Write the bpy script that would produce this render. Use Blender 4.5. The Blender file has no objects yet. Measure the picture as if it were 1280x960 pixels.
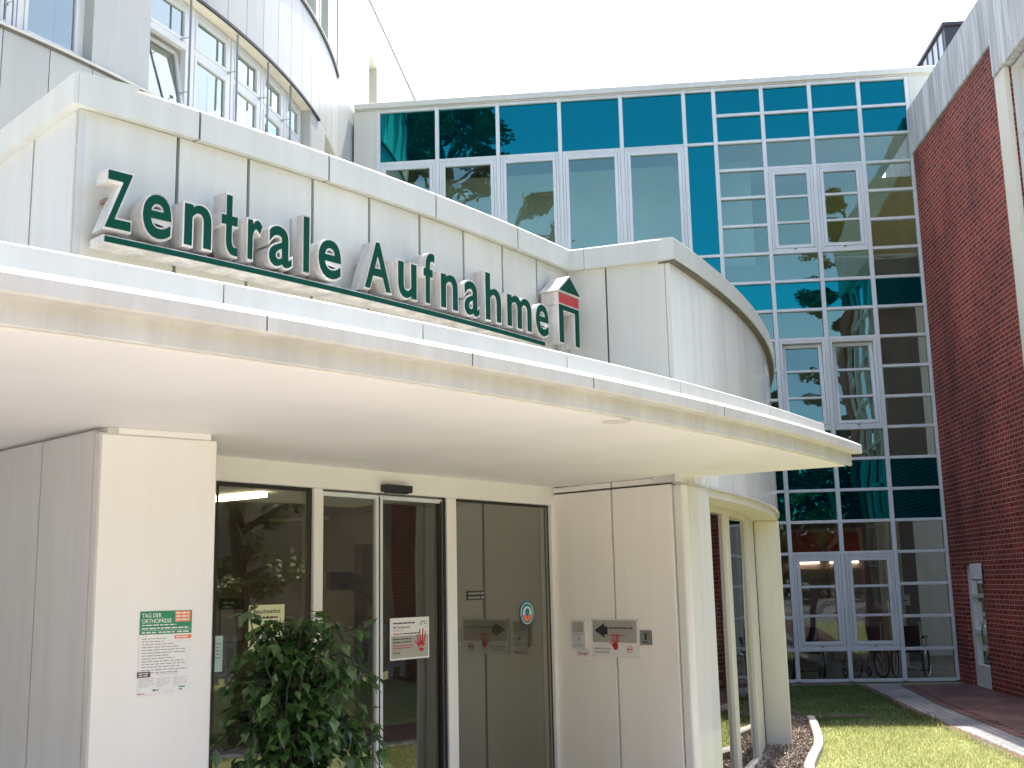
import bpy, bmesh, math, random
from mathutils import Vector, Matrix, Euler
random.seed(7)
R = math.radians
scene = bpy.context.scene
col = scene.collection

# ------------------------------------------------------------------ helpers
def mix(a, b, t): return a + (b - a) * t

class MB:
    """collects vertices and faces through an optional local-to-world map"""
    def __init__(self, T=None): self.v, self.f, self.mi, self.T, self.m = [], [], [], T, 0
    def pt(self, p):
        self.v.append(tuple(self.T(*p)) if self.T else tuple(p)); return len(self.v) - 1
    def face(self, idx): self.f.append(tuple(idx)); self.mi.append(self.m)
    def poly(self, pts): self.face([self.pt(p) for p in pts])
    def box(self, x0, x1, y0, y1, z0, z1):
        i = [self.pt(p) for p in ((x0,y0,z0),(x1,y0,z0),(x1,y1,z0),(x0,y1,z0),(x0,y0,z1),(x1,y0,z1),(x1,y1,z1),(x0,y1,z1))]
        for q in ((0,3,2,1),(4,5,6,7),(0,1,5,4),(1,2,6,5),(2,3,7,6),(3,0,4,7)): self.face([i[k] for k in q])
    def prism(self, plan, z0, z1):
        a = [self.pt((x, y, z0)) for x, y in plan]; b = [self.pt((x, y, z1)) for x, y in plan]; n = len(plan)
        self.face(a[::-1]); self.face(b)
        for k in range(n): self.face((a[k], a[(k+1) % n], b[(k+1) % n], b[k]))
    def sweep(self, prof, stations, caps=True):
        """closed profile (list of (r,z)) swept over stations (values fed as first coordinate)"""
        n = len(prof); rings = [[self.pt((s, r, z)) for r, z in prof] for s in stations]
        for A, B in zip(rings, rings[1:]):
            for k in range(n): self.face((A[k], A[(k+1) % n], B[(k+1) % n], B[k]))
        if caps: self.face(rings[0][::-1]); self.face(rings[-1])
    def tube(self, path, rad, n=8, caps=True):
        path = [Vector(p) for p in path]; rr = rad if isinstance(rad, (list, tuple)) else [rad] * len(path)
        rings = []; up = None
        for k, p in enumerate(path):
            d = (path[min(k+1, len(path)-1)] - path[max(k-1, 0)])
            d = d.normalized() if d.length > 1e-9 else Vector((0,0,1))
            if up is None: up = d.orthogonal().normalized()
            up = (up - d * up.dot(d)); up = up.normalized() if up.length > 1e-6 else d.orthogonal().normalized()
            w = d.cross(up)
            rings.append([self.pt(p + (up * math.cos(2*math.pi*j/n) + w * math.sin(2*math.pi*j/n)) * rr[k]) for j in range(n)])
        for A, B in zip(rings, rings[1:]):
            for k in range(n): self.face((A[k], A[(k+1) % n], B[(k+1) % n], B[k]))
        if caps: self.face(rings[0][::-1]); self.face(rings[-1])
    def lathe(self, prof, n=24):
        rings = [[self.pt((r*math.cos(2*math.pi*j/n), r*math.sin(2*math.pi*j/n), z)) for j in range(n)] for r, z in prof]
        for A, B in zip(rings, rings[1:]):
            for k in range(n): self.face((A[k], A[(k+1) % n], B[(k+1) % n], B[k]))
        self.face(rings[0][::-1]); self.face(rings[-1])
    def ring(self, c, r, tube_r, ax, n=28, m=8):
        """torus round axis ax through c"""
        ax = Vector(ax).normalized(); u = ax.orthogonal().normalized(); w = ax.cross(u); c = Vector(c)
        self.tube([c + (u*math.cos(2*math.pi*k/n) + w*math.sin(2*math.pi*k/n)) * r for k in range(n+1)], tube_r, m, caps=False)
    def build(self, name, mats, parent=None, bevel=0, smooth=False, seg=1, fix=True):
        me = bpy.data.meshes.new(name)
        loc = Vector((0,0,0))
        if parent is not None:
            w = parent
            while w is not None: loc += w.location; w = w.parent
        me.from_pydata([Vector(p) - loc for p in self.v], [], self.f)
        if not isinstance(mats, (list, tuple)): mats = [mats]
        for m in mats: me.materials.append(m)
        me.polygons.foreach_set('material_index', self.mi)
        if smooth: me.polygons.foreach_set('use_smooth', [True] * len(me.polygons))
        if fix:
            bm = bmesh.new(); bm.from_mesh(me); bmesh.ops.recalc_face_normals(bm, faces=bm.faces); bm.to_mesh(me); bm.free()
        me.update()
        o = bpy.data.objects.new(name, me); col.objects.link(o)
        if parent is not None: o.parent = parent
        if bevel:
            b = o.modifiers.new('bevel', 'BEVEL'); b.width = bevel; b.segments = seg; b.limit_method = 'ANGLE'; b.angle_limit = R(40)
        return o

def thing(name, label, cat, loc=(0,0,0), group=None):
    o = bpy.data.objects.new(name, None); o.empty_display_size = .2; col.objects.link(o); o.location = loc
    return tag(o, label, cat, group)
def tag(o, label, cat, group=None):
    o['label'] = label; o['category'] = cat
    if group: o['group'] = group
    return o
def kind(o, k): o['kind'] = k; return o
def lab(o, l): o['label'] = l; return o

# ------------------------------------------------------------------ materials
def newmat(name):
    m = bpy.data.materials.new(name); m.use_nodes = True; nt = m.node_tree; nt.nodes.clear()
    out = nt.nodes.new('ShaderNodeOutputMaterial'); return m, nt, out
def N(nt, t, **kw):
    n = nt.nodes.new(t)
    for k, v in kw.items():
        if k in n.inputs: n.inputs[k].default_value = v
        else: setattr(n, k, v)
    return n
def pos_scaled(nt, sc):
    g = N(nt, 'ShaderNodeNewGeometry'); mp = N(nt, 'ShaderNodeMapping'); mp.inputs['Scale'].default_value = sc
    nt.links.new(g.outputs['Position'], mp.inputs['Vector']); return mp.outputs['Vector']
def mat(name, c, rough=.5, var=.08, sc=(3,3,3), c2=None, bump=0, bsc=60, spec=.5, metal=0, streak=0, coat=0, detail=4):
    m, nt, out = newmat(name); L = nt.links.new
    b = N(nt, 'ShaderNodeBsdfPrincipled'); b.inputs['Roughness'].default_value = rough
    b.inputs['Specular IOR Level'].default_value = spec; b.inputs['Metallic'].default_value = metal
    if coat: b.inputs['Coat Weight'].default_value = coat; b.inputs['Coat Roughness'].default_value = .06
    n1 = N(nt, 'ShaderNodeTexNoise', Scale=1.0, Detail=float(detail)); L(pos_scaled(nt, sc), n1.inputs['Vector'])
    cr = N(nt, 'ShaderNodeValToRGB'); e = cr.color_ramp.elements
    lo = c2 if c2 else tuple(x * (1 - var) for x in c); hi = c if c2 else tuple(min(1, x * (1 + var * .4)) for x in c)
    e[0].position = .3; e[0].color = (*lo, 1); e[1].position = .7; e[1].color = (*hi, 1)
    L(n1.outputs['Fac'], cr.inputs['Fac']); colr = cr.outputs['Color']
    if streak:
        n2 = N(nt, 'ShaderNodeTexNoise', Scale=1.0, Detail=6.0, Roughness=.65); L(pos_scaled(nt, (9, 9, .55)), n2.inputs['Vector'])
        r2 = N(nt, 'ShaderNodeValToRGB'); r2.color_ramp.elements[0].position = .38; r2.color_ramp.elements[1].position = .62
        v = 1 - streak; r2.color_ramp.elements[0].color = (v, v*.985, v*.96, 1); r2.color_ramp.elements[1].color = (1, 1, 1, 1)
        L(n2.outputs['Fac'], r2.inputs['Fac'])
        mx = N(nt, 'ShaderNodeMixRGB', blend_type='MULTIPLY'); mx.inputs['Fac'].default_value = 1
        L(colr, mx.inputs['Color1']); L(r2.outputs['Color'], mx.inputs['Color2']); colr = mx.outputs['Color']
    if streak and streak <= .1:   # slight tone difference from sheet to sheet
        gi = N(nt, 'ShaderNodeNewGeometry'); mi = N(nt, 'ShaderNodeMapRange'); mi.inputs['To Min'].default_value = .925; mi.inputs['To Max'].default_value = 1.03
        L(gi.outputs['Random Per Island'], mi.inputs['Value'])
        m9 = N(nt, 'ShaderNodeMixRGB', blend_type='MULTIPLY'); m9.inputs['Fac'].default_value = 1; L(colr, m9.inputs['Color1']); L(mi.outputs[0], m9.inputs['Color2']); colr = m9.outputs['Color']
    L(colr, b.inputs['Base Color'])
    mr = N(nt, 'ShaderNodeMath', operation='MULTIPLY_ADD'); mr.inputs[1].default_value = .18; mr.inputs[2].default_value = max(0, rough - .09)
    L(n1.outputs['Fac'], mr.inputs[0]); L(mr.outputs[0], b.inputs['Roughness'])
    if bump:
        n3 = N(nt, 'ShaderNodeTexNoise', Scale=float(bsc), Detail=5.0); L(pos_scaled(nt, (1,1,1)), n3.inputs['Vector'])
        bp = N(nt, 'ShaderNodeBump', Strength=bump, Distance=.01); L(n3.outputs['Fac'], bp.inputs['Height']); L(bp.outputs['Normal'], b.inputs['Normal'])
    L(b.outputs[0], out.inputs['Surface']); return m
def flat(name, c, rough=.6): return mat(name, c, rough, var=.05, sc=(20,20,20))
def glass(name, tint, refl, base=.12, wav=.012, wsc=.9, gain=.85):
    """single sheet pane: see-through tint mixed with a mirror, more mirror at grazing angles"""
    m, nt, out = newmat(name); L = nt.links.new
    tr = N(nt, 'ShaderNodeBsdfTransparent'); tr.inputs['Color'].default_value = (*tint, 1)
    gl = N(nt, 'ShaderNodeBsdfGlossy'); gl.inputs['Color'].default_value = (*refl, 1); gl.inputs['Roughness'].default_value = .0
    fr = N(nt, 'ShaderNodeFresnel', IOR=1.5)
    ma = N(nt, 'ShaderNodeMath', operation='MULTIPLY_ADD', use_clamp=True); ma.inputs[1].default_value = gain; ma.inputs[2].default_value = base
    L(fr.outputs[0], ma.inputs[0])
    no = N(nt, 'ShaderNodeTexNoise', Scale=wsc, Detail=1.0); L(pos_scaled(nt, (1,1,1)), no.inputs['Vector'])
    bp = N(nt, 'ShaderNodeBump', Strength=1.0, Distance=wav); L(no.outputs['Fac'], bp.inputs['Height'])
    L(bp.outputs['Normal'], gl.inputs['Normal'])
    ms = N(nt, 'ShaderNodeMixShader'); L(ma.outputs[0], ms.inputs[0]); L(tr.outputs[0], ms.inputs[1]); L(gl.outputs[0], ms.inputs[2])
    L(ms.outputs[0], out.inputs['Surface']); return m
def spandrel(name, c, refl, base=.2, wav=.01):
    m, nt, out = newmat(name); L = nt.links.new
    di = N(nt, 'ShaderNodeBsdfDiffuse'); di.inputs['Color'].default_value = (*c, 1)
    gl = N(nt, 'ShaderNodeBsdfGlossy'); gl.inputs['Color'].default_value = (*refl, 1); gl.inputs['Roughness'].default_value = .0
    fr = N(nt, 'ShaderNodeFresnel', IOR=1.5)
    ma = N(nt, 'ShaderNodeMath', operation='MULTIPLY_ADD', use_clamp=True); ma.inputs[1].default_value = .8; ma.inputs[2].default_value = base
    L(fr.outputs[0], ma.inputs[0])
    no = N(nt, 'ShaderNodeTexNoise', Scale=.8, Detail=1.0); L(pos_scaled(nt, (1,1,1)), no.inputs['Vector'])
    bp = N(nt, 'ShaderNodeBump', Strength=1.0, Distance=wav); L(no.outputs['Fac'], bp.inputs['Height']); L(bp.outputs['Normal'], gl.inputs['Normal'])
    ms = N(nt, 'ShaderNodeMixShader'); L(ma.outputs[0], ms.inputs[0]); L(di.outputs[0], ms.inputs[1]); L(gl.outputs[0], ms.inputs[2])
    L(ms.outputs[0], out.inputs['Surface']); return m
def leafmat(name, c1, c2, trans=.35, rough=.5, gloss=.06):
    m, nt, out = newmat(name); L = nt.links.new
    g = N(nt, 'ShaderNodeNewGeometry'); cr = N(nt, 'ShaderNodeValToRGB')
    cr.color_ramp.elements[0].color = (*c1, 1); cr.color_ramp.elements[1].color = (*c2, 1)
    L(g.outputs['Random Per Island'], cr.inputs['Fac'])
    d = N(nt, 'ShaderNodeBsdfDiffuse'); t = N(nt, 'ShaderNodeBsdfTranslucent'); L(cr.outputs[0], d.inputs[0]); L(cr.outputs[0], t.inputs[0])
    ms = N(nt, 'ShaderNodeMixShader'); ms.inputs[0].default_value = trans; L(d.outputs[0], ms.inputs[1]); L(t.outputs[0], ms.inputs[2])
    gl = N(nt, 'ShaderNodeBsdfGlossy'); gl.inputs['Roughness'].default_value = rough
    m2 = N(nt, 'ShaderNodeMixShader'); m2.inputs[0].default_value = gloss; L(ms.outputs[0], m2.inputs[1]); L(gl.outputs[0], m2.inputs[2])
    L(m2.outputs[0], out.inputs['Surface']); return m
def emit(name, c, s):
    m, nt, out = newmat(name); e = N(nt, 'ShaderNodeEmission', Strength=s); e.inputs['Color'].default_value = (*c, 1)
    nt.links.new(e.outputs[0], out.inputs['Surface']); return m
def brickmat(name, ox, oy, dx, dy, bw=.205, rh=.0768, c1=(.31,.050,.036), c2=(.15,.024,.020), mo=(.50,.30,.24), flatxy=False):
    m, nt, out = newmat(name); L = nt.links.new
    g = N(nt, 'ShaderNodeNewGeometry')
    s = N(nt, 'ShaderNodeVectorMath', operation='SUBTRACT'); s.inputs[1].default_value = (ox, oy, 0); L(g.outputs['Position'], s.inputs[0])
    d = N(nt, 'ShaderNodeVectorMath', operation='DOT_PRODUCT'); d.inputs[1].default_value = (dx, dy, 0) if flatxy else (dx-dy, dy+dx, 0); L(s.outputs[0], d.inputs[0])
    sp = N(nt, 'ShaderNodeSeparateXYZ'); L(s.outputs[0], sp.inputs[0])
    cb = N(nt, 'ShaderNodeCombineXYZ'); L(d.outputs['Value'], cb.inputs[0])
    if flatxy:
        d2 = N(nt, 'ShaderNodeVectorMath', operation='DOT_PRODUCT'); d2.inputs[1].default_value = (-dy, dx, 0); L(s.outputs[0], d2.inputs[0]); L(d2.outputs['Value'], cb.inputs[1])
    else: L(sp.outputs[2], cb.inputs[1])
    br = N(nt, 'ShaderNodeTexBrick'); br.offset = .5; br.squash = .55; br.squash_frequency = 3
    for k, v in (('Scale',1.0),('Mortar Size',.0078),('Mortar Smooth',.25),('Bias',-.1),('Brick Width',bw),('Row Height',rh)): br.inputs[k].default_value = v
    br.inputs['Color1'].default_value = (*c1,1); br.inputs['Color2'].default_value = (*c2,1); br.inputs['Mortar'].default_value = (*mo,1)
    L(cb.outputs[0], br.inputs['Vector'])
    n1 = N(nt, 'ShaderNodeTexNoise', Scale=1.0, Detail=6.0, Roughness=.6); L(pos_scaled(nt, (.9,.9,.5)), n1.inputs['Vector'])
    cr = N(nt, 'ShaderNodeValToRGB'); cr.color_ramp.elements[0].position=.35; cr.color_ramp.elements[1].position=.68
    cr.color_ramp.elements[0].color=(.52,.53,.58,1); cr.color_ramp.elements[1].color=(1.12,1.06,1.02,1); L(n1.outputs['Fac'], cr.inputs[0])
    mx = N(nt, 'ShaderNodeMixRGB', blend_type='MULTIPLY'); mx.inputs[0].default_value=1; L(br.outputs['Color'], mx.inputs[1]); L(cr.outputs[0], mx.inputs[2])
    b = N(nt, 'ShaderNodeBsdfPrincipled', Roughness=.8); L(mx.outputs[0], b.inputs['Base Color']); b.inputs['Specular IOR Level'].default_value=.25
    n3 = N(nt, 'ShaderNodeTexNoise', Scale=90.0, Detail=4.0); L(pos_scaled(nt,(1,1,1)), n3.inputs['Vector'])
    mm = N(nt, 'ShaderNodeMath', operation='MULTIPLY_ADD'); mm.inputs[1].default_value=-1.0; L(br.outputs['Fac'], mm.inputs[0])
    m5 = N(nt, 'ShaderNodeMath', operation='MULTIPLY'); m5.inputs[1].default_value=.35; L(n3.outputs['Fac'], m5.inputs[0]); L(m5.outputs[0], mm.inputs[2])
    bp = N(nt, 'ShaderNodeBump', Strength=.7, Distance=.008); L(mm.outputs[0], bp.inputs['Height']); L(bp.outputs['Normal'], b.inputs['Normal'])
    L(b.outputs[0], out.inputs['Surface']); return m

M = {}
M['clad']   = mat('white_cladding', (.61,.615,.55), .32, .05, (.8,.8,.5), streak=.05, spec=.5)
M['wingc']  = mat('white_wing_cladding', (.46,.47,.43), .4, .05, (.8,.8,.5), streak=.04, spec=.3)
M['cladd']  = mat('drum_cladding', (.80,.805,.765), .1, .05, (.8,.8,.5), streak=.06)
M['cladg']  = mat('glossy_white_cladding', (.56,.57,.545), .2, .05, (.8,.8,.5), streak=.06, spec=.5)
M['cap']    = mat('coated_parapet_metal', (.57,.585,.535), .35, .05, (1.5,1.5,1.5), streak=.05)
M['soffit'] = mat('soffit_render', (.82,.81,.78), .7, .06, (1.2,1.2,1.2), bump=.08, bsc=120)
M['panelw'] = mat('warm_white_panel', (.80,.79,.755), .45, .03, (1.5,1.5,.8), streak=.015)
M['porchw'] = mat('porch_panel', (.90,.87,.80), .35, .03, (1.5,1.5,.8), streak=.02)
M['upst']   = mat('upstand_metal', (.60,.615,.59), .35, .05, (1.5,1.5,1.5), streak=.05)
M['cream']  = mat('cream_render', (.74,.70,.58), .6, .06, (2,2,1), streak=.06)
M['lip']    = mat('weathered_drip_edge', (.58,.57,.535), .6, .08, (6,6,2), streak=.10, bump=.1)
M['seam']   = mat('dark_joint', (.13,.115,.10), .8, .3, (5,5,5))
M['frame']  = mat('white_frame', (.66,.67,.65), .35, .04, (2,2,2), streak=.03)
M['framec'] = mat('grey_white_frame', (.66,.70,.70), .4, .06, (2,2,2), streak=.06)
M['conc']   = mat('stained_concrete', (.62,.63,.60), .8, .18, (1.2,1.2,.4), streak=.42, bump=.25, bsc=40)
M['rubber'] = flat('black_rubber', (.012,.012,.012), .5)
M['black']  = flat('black_plastic', (.02,.02,.021), .4)
M['steel']  = mat('brushed_steel', (.42,.43,.43), .35, .1, (20,20,3), metal=1)
M['greyp']  = mat('grey_painted_rod', (.30,.32,.33), .4, .1)
M['green']  = mat('green_sign_enamel', (.002,.052,.033), .6, .06, (4,4,4), spec=.08)
M['red']    = mat('red_sign_enamel', (.40,.022,.025), .3, .06, (4,4,4))
M['lwhite'] = mat('aged_white_letter_metal', (.72,.70,.655), .5, .18, (9,9,4), streak=.34)
M['dirt']   = mat('grimy_bracket_metal', (.28,.22,.18), .8, .4, (14,14,14))
M['spand']  = spandrel('teal_spandrel_glass', (.000,.014,.020), (.02,.56,.62), .21)
M['vision'] = glass('green_tinted_window_glass', (.74,.86,.76), (.46,.78,.70), .18)
M['vislow'] = glass('ground_floor_glass', (.55,.62,.60), (.50,.58,.58), .09, gain=.7)
M['wingl']  = glass('pale_window_glass', (.50,.60,.60), (.84,.92,.86), .27)
M['doorgl'] = glass('dark_tinted_door_glass', (.46,.46,.42), (.92,.97,.90), .085, wav=.006)
M['sideg']  = glass('grey_green_side_glass', (.36,.36,.33), (.95,1.0,.92), .20, wav=.004)
M['drumgl'] = glass('dark_curved_window_glass', (.30,.29,.27), (.95,.95,.93), .3, wav=.01)
M['paper']  = flat('white_paper', (.78,.77,.74), .7)
M['papery'] = flat('yellow_paper', (.72,.74,.42), .7)
M['paperc'] = flat('pale_green_paper', (.55,.74,.66), .7)
M['ink']    = flat('black_ink', (.03,.03,.03), .7)
M['inkg']   = flat('grey_ink', (.33,.32,.31), .7)
M['inkl']   = flat('pale_grey_ink', (.52,.51,.49), .7)
M['pgreen'] = flat('poster_green', (.015,.24,.10), .55)
M['porange']= flat('poster_orange', (.80,.22,.07), .55)
M['pred']   = flat('poster_red', (.48,.02,.025), .55)
M['pbeige'] = flat('sign_grey_beige', (.40,.385,.33), .5)
M['pbrown'] = flat('poster_brown', (.10,.05,.045), .6)
M['teal']   = flat('sticker_teal', (.0,.22,.30), .45)
M['navy']   = flat('sticker_navy', (.015,.04,.14), .45)
M['intw']   = mat('interior_pale_wall', (.76,.76,.68), .8, .05)
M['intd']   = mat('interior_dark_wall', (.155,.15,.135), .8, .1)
M['intl']   = mat('lobby_wall_paint', (.40,.37,.32), .8, .08)
M['intf']   = mat('interior_floor', (.17,.15,.13), .4, .2)
M['into']   = mat('interior_olive_wall', (.35,.27,.07), .8, .1)
M['intp']   = mat('interior_pink_door', (.42,.30,.25), .6, .08)
M['intr']   = mat('interior_red_panel', (.42,.055,.035), .6, .1)
M['wood']   = mat('dark_wood', (.035,.02,.013), .5, .3, (20,20,3))
M['dark']   = flat('dark_upholstery', (.018,.02,.024), .6)
M['blue']   = flat('blue_fabric', (.04,.10,.16), .8)
M['grass']  = mat('lawn_soil_and_grass', (.30,.30,.12), .95, .2, (6,6,6), c2=(.17,.20,.07), bump=.6, bsc=50)
M['blade']  = leafmat('grass_blades', (.22,.28,.09), (.66,.63,.32), .4, gloss=.03)
M['earth']  = mat('ground_earth', (.20,.17,.12), .95, .3, (1,1,1), bump=.4, bsc=30)
M['soil']   = mat('dark_bed_soil', (.06,.045,.035), .95, .35, (9,9,9), bump=.8, bsc=40)
M['kerb']   = mat('concrete_kerb', (.34,.32,.285), .85, .2, (8,8,8), bump=.3)
M['pave']   = brickmat('pale_path_pavers', 5.9, 20.0, -.12, -.99, .205, .105, (.34,.35,.35), (.27,.28,.285), (.17,.16,.14), flatxy=True)
M['pavered']= brickmat('red_courtyard_pavers', 7, 20, -.09, -.99, .205, .105, (.22,.12,.105), (.16,.09,.08), (.09,.07,.06), flatxy=True)
M['forec']  = brickmat('warm_forecourt_pavers', 0, 0, .8, .6, .205, .105, (.73,.675,.615), (.67,.615,.56), (.50,.46,.415), flatxy=True)
M['bark']   = mat('tree_bark', (.09,.065,.045), .9, .35, (12,12,2), bump=.6)
M['leafA']  = leafmat('bright_tree_leaves', (.025,.036,.006), (.085,.095,.012))
M['leafY']  = leafmat('young_tree_leaves', (.06,.09,.02), (.18,.22,.04))
M['leafB']  = leafmat('dark_tree_leaves', (.010,.02,.008), (.03,.05,.014))
M['leafS']  = leafmat('shrub_leaves', (.014,.048,.012), (.095,.20,.045), .32, .35, .09)
M['twig']   = flat('shrub_twig', (.045,.05,.025), .8)
M['pot']    = mat('dark_planter', (.07,.06,.055), .6, .2)
M['roofm']  = mat('dark_standing_seam', (.045,.043,.05), .5, .2, (3,3,.5))
M['roofp']  = mat('grey_roof_strip', (.33,.36,.40), .45, .15, (3,3,.5))
M['tube']   = emit('lit_tube', (1,.86,.66), 4.0)

M['tube2'] = emit('lit_lobby_tube', (1,.82,.56), 11.0)
# ------------------------------------------------------------------ frames
C0 = (-16.5, 19.75)          # centre of the entrance arcs
CD = (-14.2, 17.24)          # centre of the drum arc
CW = (-17.6955, 19.7751)     # centre of the curved wing
def polar(c):                # (angle in degrees, radius, z) -> world
    return lambda a, r, z: (c[0] + r*math.cos(R(a)), c[1] + r*math.sin(R(a)), z)
def line(ox, oy, yaw, out=-1):   # (s along, d towards the viewer, z) -> world
    c, s = math.cos(R(yaw)), math.sin(R(yaw))
    return lambda a, d, z: (ox + a*c + out*d*(-s), oy + a*s + out*d*c, z)
def steps(a, b, st=.8):
    n = max(1, math.ceil(abs(b-a)/st)); return [a + (b-a)*k/n for k in range(n+1)]
def rect(r0, r1, z0, z1): return [(r0,z0),(r1,z0),(r1,z1),(r0,z1)]
PF, PD, PW = polar(C0), polar(CD), polar(CW)

# text as flat polygons
_tc = {}
def glyph_t(off, ext):
    o = off*.9
    pts = [(.10-o,.14)] + [(.10-o,.345-o),(.0-o,.345-o),(.0-o,.43+o),(.10-o,.43+o),(.10-o,.57+o),(.195+o,.57+o),(.195+o,.43+o),(.315+o,.43+o),(.315+o,.345-o),(.195+o,.345-o)]
    for k in range(7): a = R(180+k*90/6); pts.append((.275+(.08-o)*math.cos(a), .15+(.085-o)*math.sin(a)))
    pts += [(.325+o*.4,.075-o*.2),(.325+o*.4,-.008-o)]
    for k in range(7): a = R(270-k*90/6); pts.append((.25+(.15+o)*math.cos(a), .14+(.148+o)*math.sin(a)))
    n = len(pts); V = [(x,y,ext) for x,y in pts] + [(x,y,-ext) for x,y in pts]
    return V, [tuple(range(n)), tuple(range(2*n-1,n-1,-1))] + [(k,n+k,n+(k+1)%n,(k+1)%n) for k in range(n)]
def glyphs(s, off=0.0, ext=0.0):
    if s == 't' and ext: return glyph_t(off, ext)
    k = (s, off, ext)
    if k not in _tc:
        c = bpy.data.curves.new('text', 'FONT'); c.body = s; c.offset = off; c.extrude = ext; c.resolution_u = 5
        o = bpy.data.objects.new('text', c); col.objects.link(o); bpy.context.view_layer.update()
        me = bpy.data.meshes.new_from_object(o.evaluated_get(bpy.context.evaluated_depsgraph_get()))
        _tc[k] = ([tuple(v.co) for v in me.vertices], [tuple(p.vertices) for p in me.polygons])
        bpy.data.objects.remove(o); bpy.data.curves.remove(c); bpy.data.meshes.remove(me)
    return _tc[k]
def put_text(mb, s, x0, y0, h, w=None, d=.003, off=0.0):
    """flat text on plane (s, z) of mb.T at depth d; cap height h; squeezed to width w if given"""
    V, F = glyphs(s, off)
    if not V: return
    xa, xb = min(v[0] for v in V), max(v[0] for v in V); k = h/.682; kx = (w/(xb-xa)) if w else k
    base = len(mb.v)
    for v in V: mb.pt((x0 + (v[0]-xa)*kx, d, y0 + v[1]*k))
    for f in F: mb.face([base+i for i in f])
def bars(mb, x0, x1, y, h, d=.003, seed=0, fill=1.0):
    rn = random.Random(seed); x = x0; end = x0 + (x1-x0)*fill
    while x < end - .004:
        w = min(rn.uniform(.012, .035), end-x); mb.poly([(x,d,y),(x+w,d,y),(x+w,d,y+h),(x,d,y+h)]); x += w + .005
def prect(mb, x0, x1, z0, z1, d): mb.poly([(x0,d,z0),(x1,d,z0),(x1,d,z1),(x0,d,z1)])
def hand_shape(mb, cx, cz, s, d):
    """palm and five spread fingers, painted red print, height about s"""
    n = 16; mb.poly([(cx + .20*s*math.cos(2*math.pi*k/n), d, cz - .22*s + .23*s*math.sin(2*math.pi*k/n)) for k in range(n)])
    for a, b, l, w in ((-.17,-.10,.42,.075),(-.07,.0,.52,.08),(.05,.02,.52,.08),(.16,.0,.44,.075)):
        ang = R(90) - a*1.5
        p = Vector((cx + a*s, cz + b*s - .04*s)); q = p + Vector((math.cos(ang), math.sin(ang)))*l*s; t = Vector((-math.sin(ang), math.cos(ang)))*w*s*.5
        mb.poly([(p.x-t.x,d+.0006,p.y-t.y),(p.x+t.x,d+.0006,p.y+t.y),(q.x+t.x*.7,d+.0006,q.y+t.y*.7),(q.x-t.x*.7,d+.0006,q.y-t.y*.7)][::-1])
    ang = R(140); p = Vector((cx-.10*s, cz-.28*s)); q = p + Vector((math.cos(ang), math.sin(ang)))*.42*s; t = Vector((-math.sin(ang), math.cos(ang)))*.04*s
    mb.poly([(p.x-t.x,d+.0009,p.y-t.y),(p.x+t.x,d+.0009,p.y+t.y),(q.x+t.x*.7,d+.0009,q.y+t.y*.7),(q.x-t.x*.7,d+.0009,q.y-t.y*.7)][::-1])

scene.cycles.diffuse_bounces = 6; scene.cycles.film_exposure = 2.5
# ------------------------------------------------------------------ camera, light, world
f, pit, rol = 1400.8145, R(10.174737), R(-1.2281317)
Fv = Vector((0, math.cos(pit), math.sin(pit))); R0 = Vector((1,0,0)); U0 = Vector((0, -math.sin(pit), math.cos(pit)))
Rv = R0*math.cos(rol) + U0*math.sin(rol); Uv = U0*math.cos(rol) - R0*math.sin(rol)
cam = bpy.data.cameras.new('camera'); co = bpy.data.objects.new('camera', cam); col.objects.link(co)
co.matrix_world = Matrix(((Rv.x,Uv.x,-Fv.x,0),(Rv.y,Uv.y,-Fv.y,0),(Rv.z,Uv.z,-Fv.z,1.84),(0,0,0,1)))
cam.sensor_width = 36; cam.lens = 36*f/1280; cam.clip_start = .05; cam.clip_end = 2000
scene.camera = co
scene.view_settings.view_transform = 'Standard'; scene.view_settings.look = 'None'; scene.view_settings.exposure = 0; scene.view_settings.gamma = 1
scene.render.resolution_x, scene.render.resolution_y = 1024, 768
sund = Vector((.20, .52, 1.0)).normalized()
elev = math.asin(sund.z)
w = bpy.data.worlds.new('World'); scene.world = w; w.use_nodes = True; nt = w.node_tree
bg = nt.nodes['Background']; sky = nt.nodes.new('ShaderNodeTexSky'); sky.sky_type = 'NISHITA'; sky.sun_disc = False
sky.sun_elevation = elev; sky.sun_rotation = math.atan2(sund.x, sund.y); sky.altitude = 100
sky.air_density = 1.0; sky.dust_density = 4.0; sky.ozone_density = 1.0
nt.links.new(sky.outputs[0], bg.inputs['Color']); bg.inputs['Strength'].default_value = SKY = .22
sl = bpy.data.lights.new('sun', 'SUN'); sl.energy = 5.0; sl.angle = R(.53); sl.color = (1, .95, .87)
so = bpy.data.objects.new('sun', sl); col.objects.link(so); so.rotation_euler = (-sund).to_track_quat('-Z', 'Y').to_euler(); so.location = (10, 30, 60)

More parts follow.
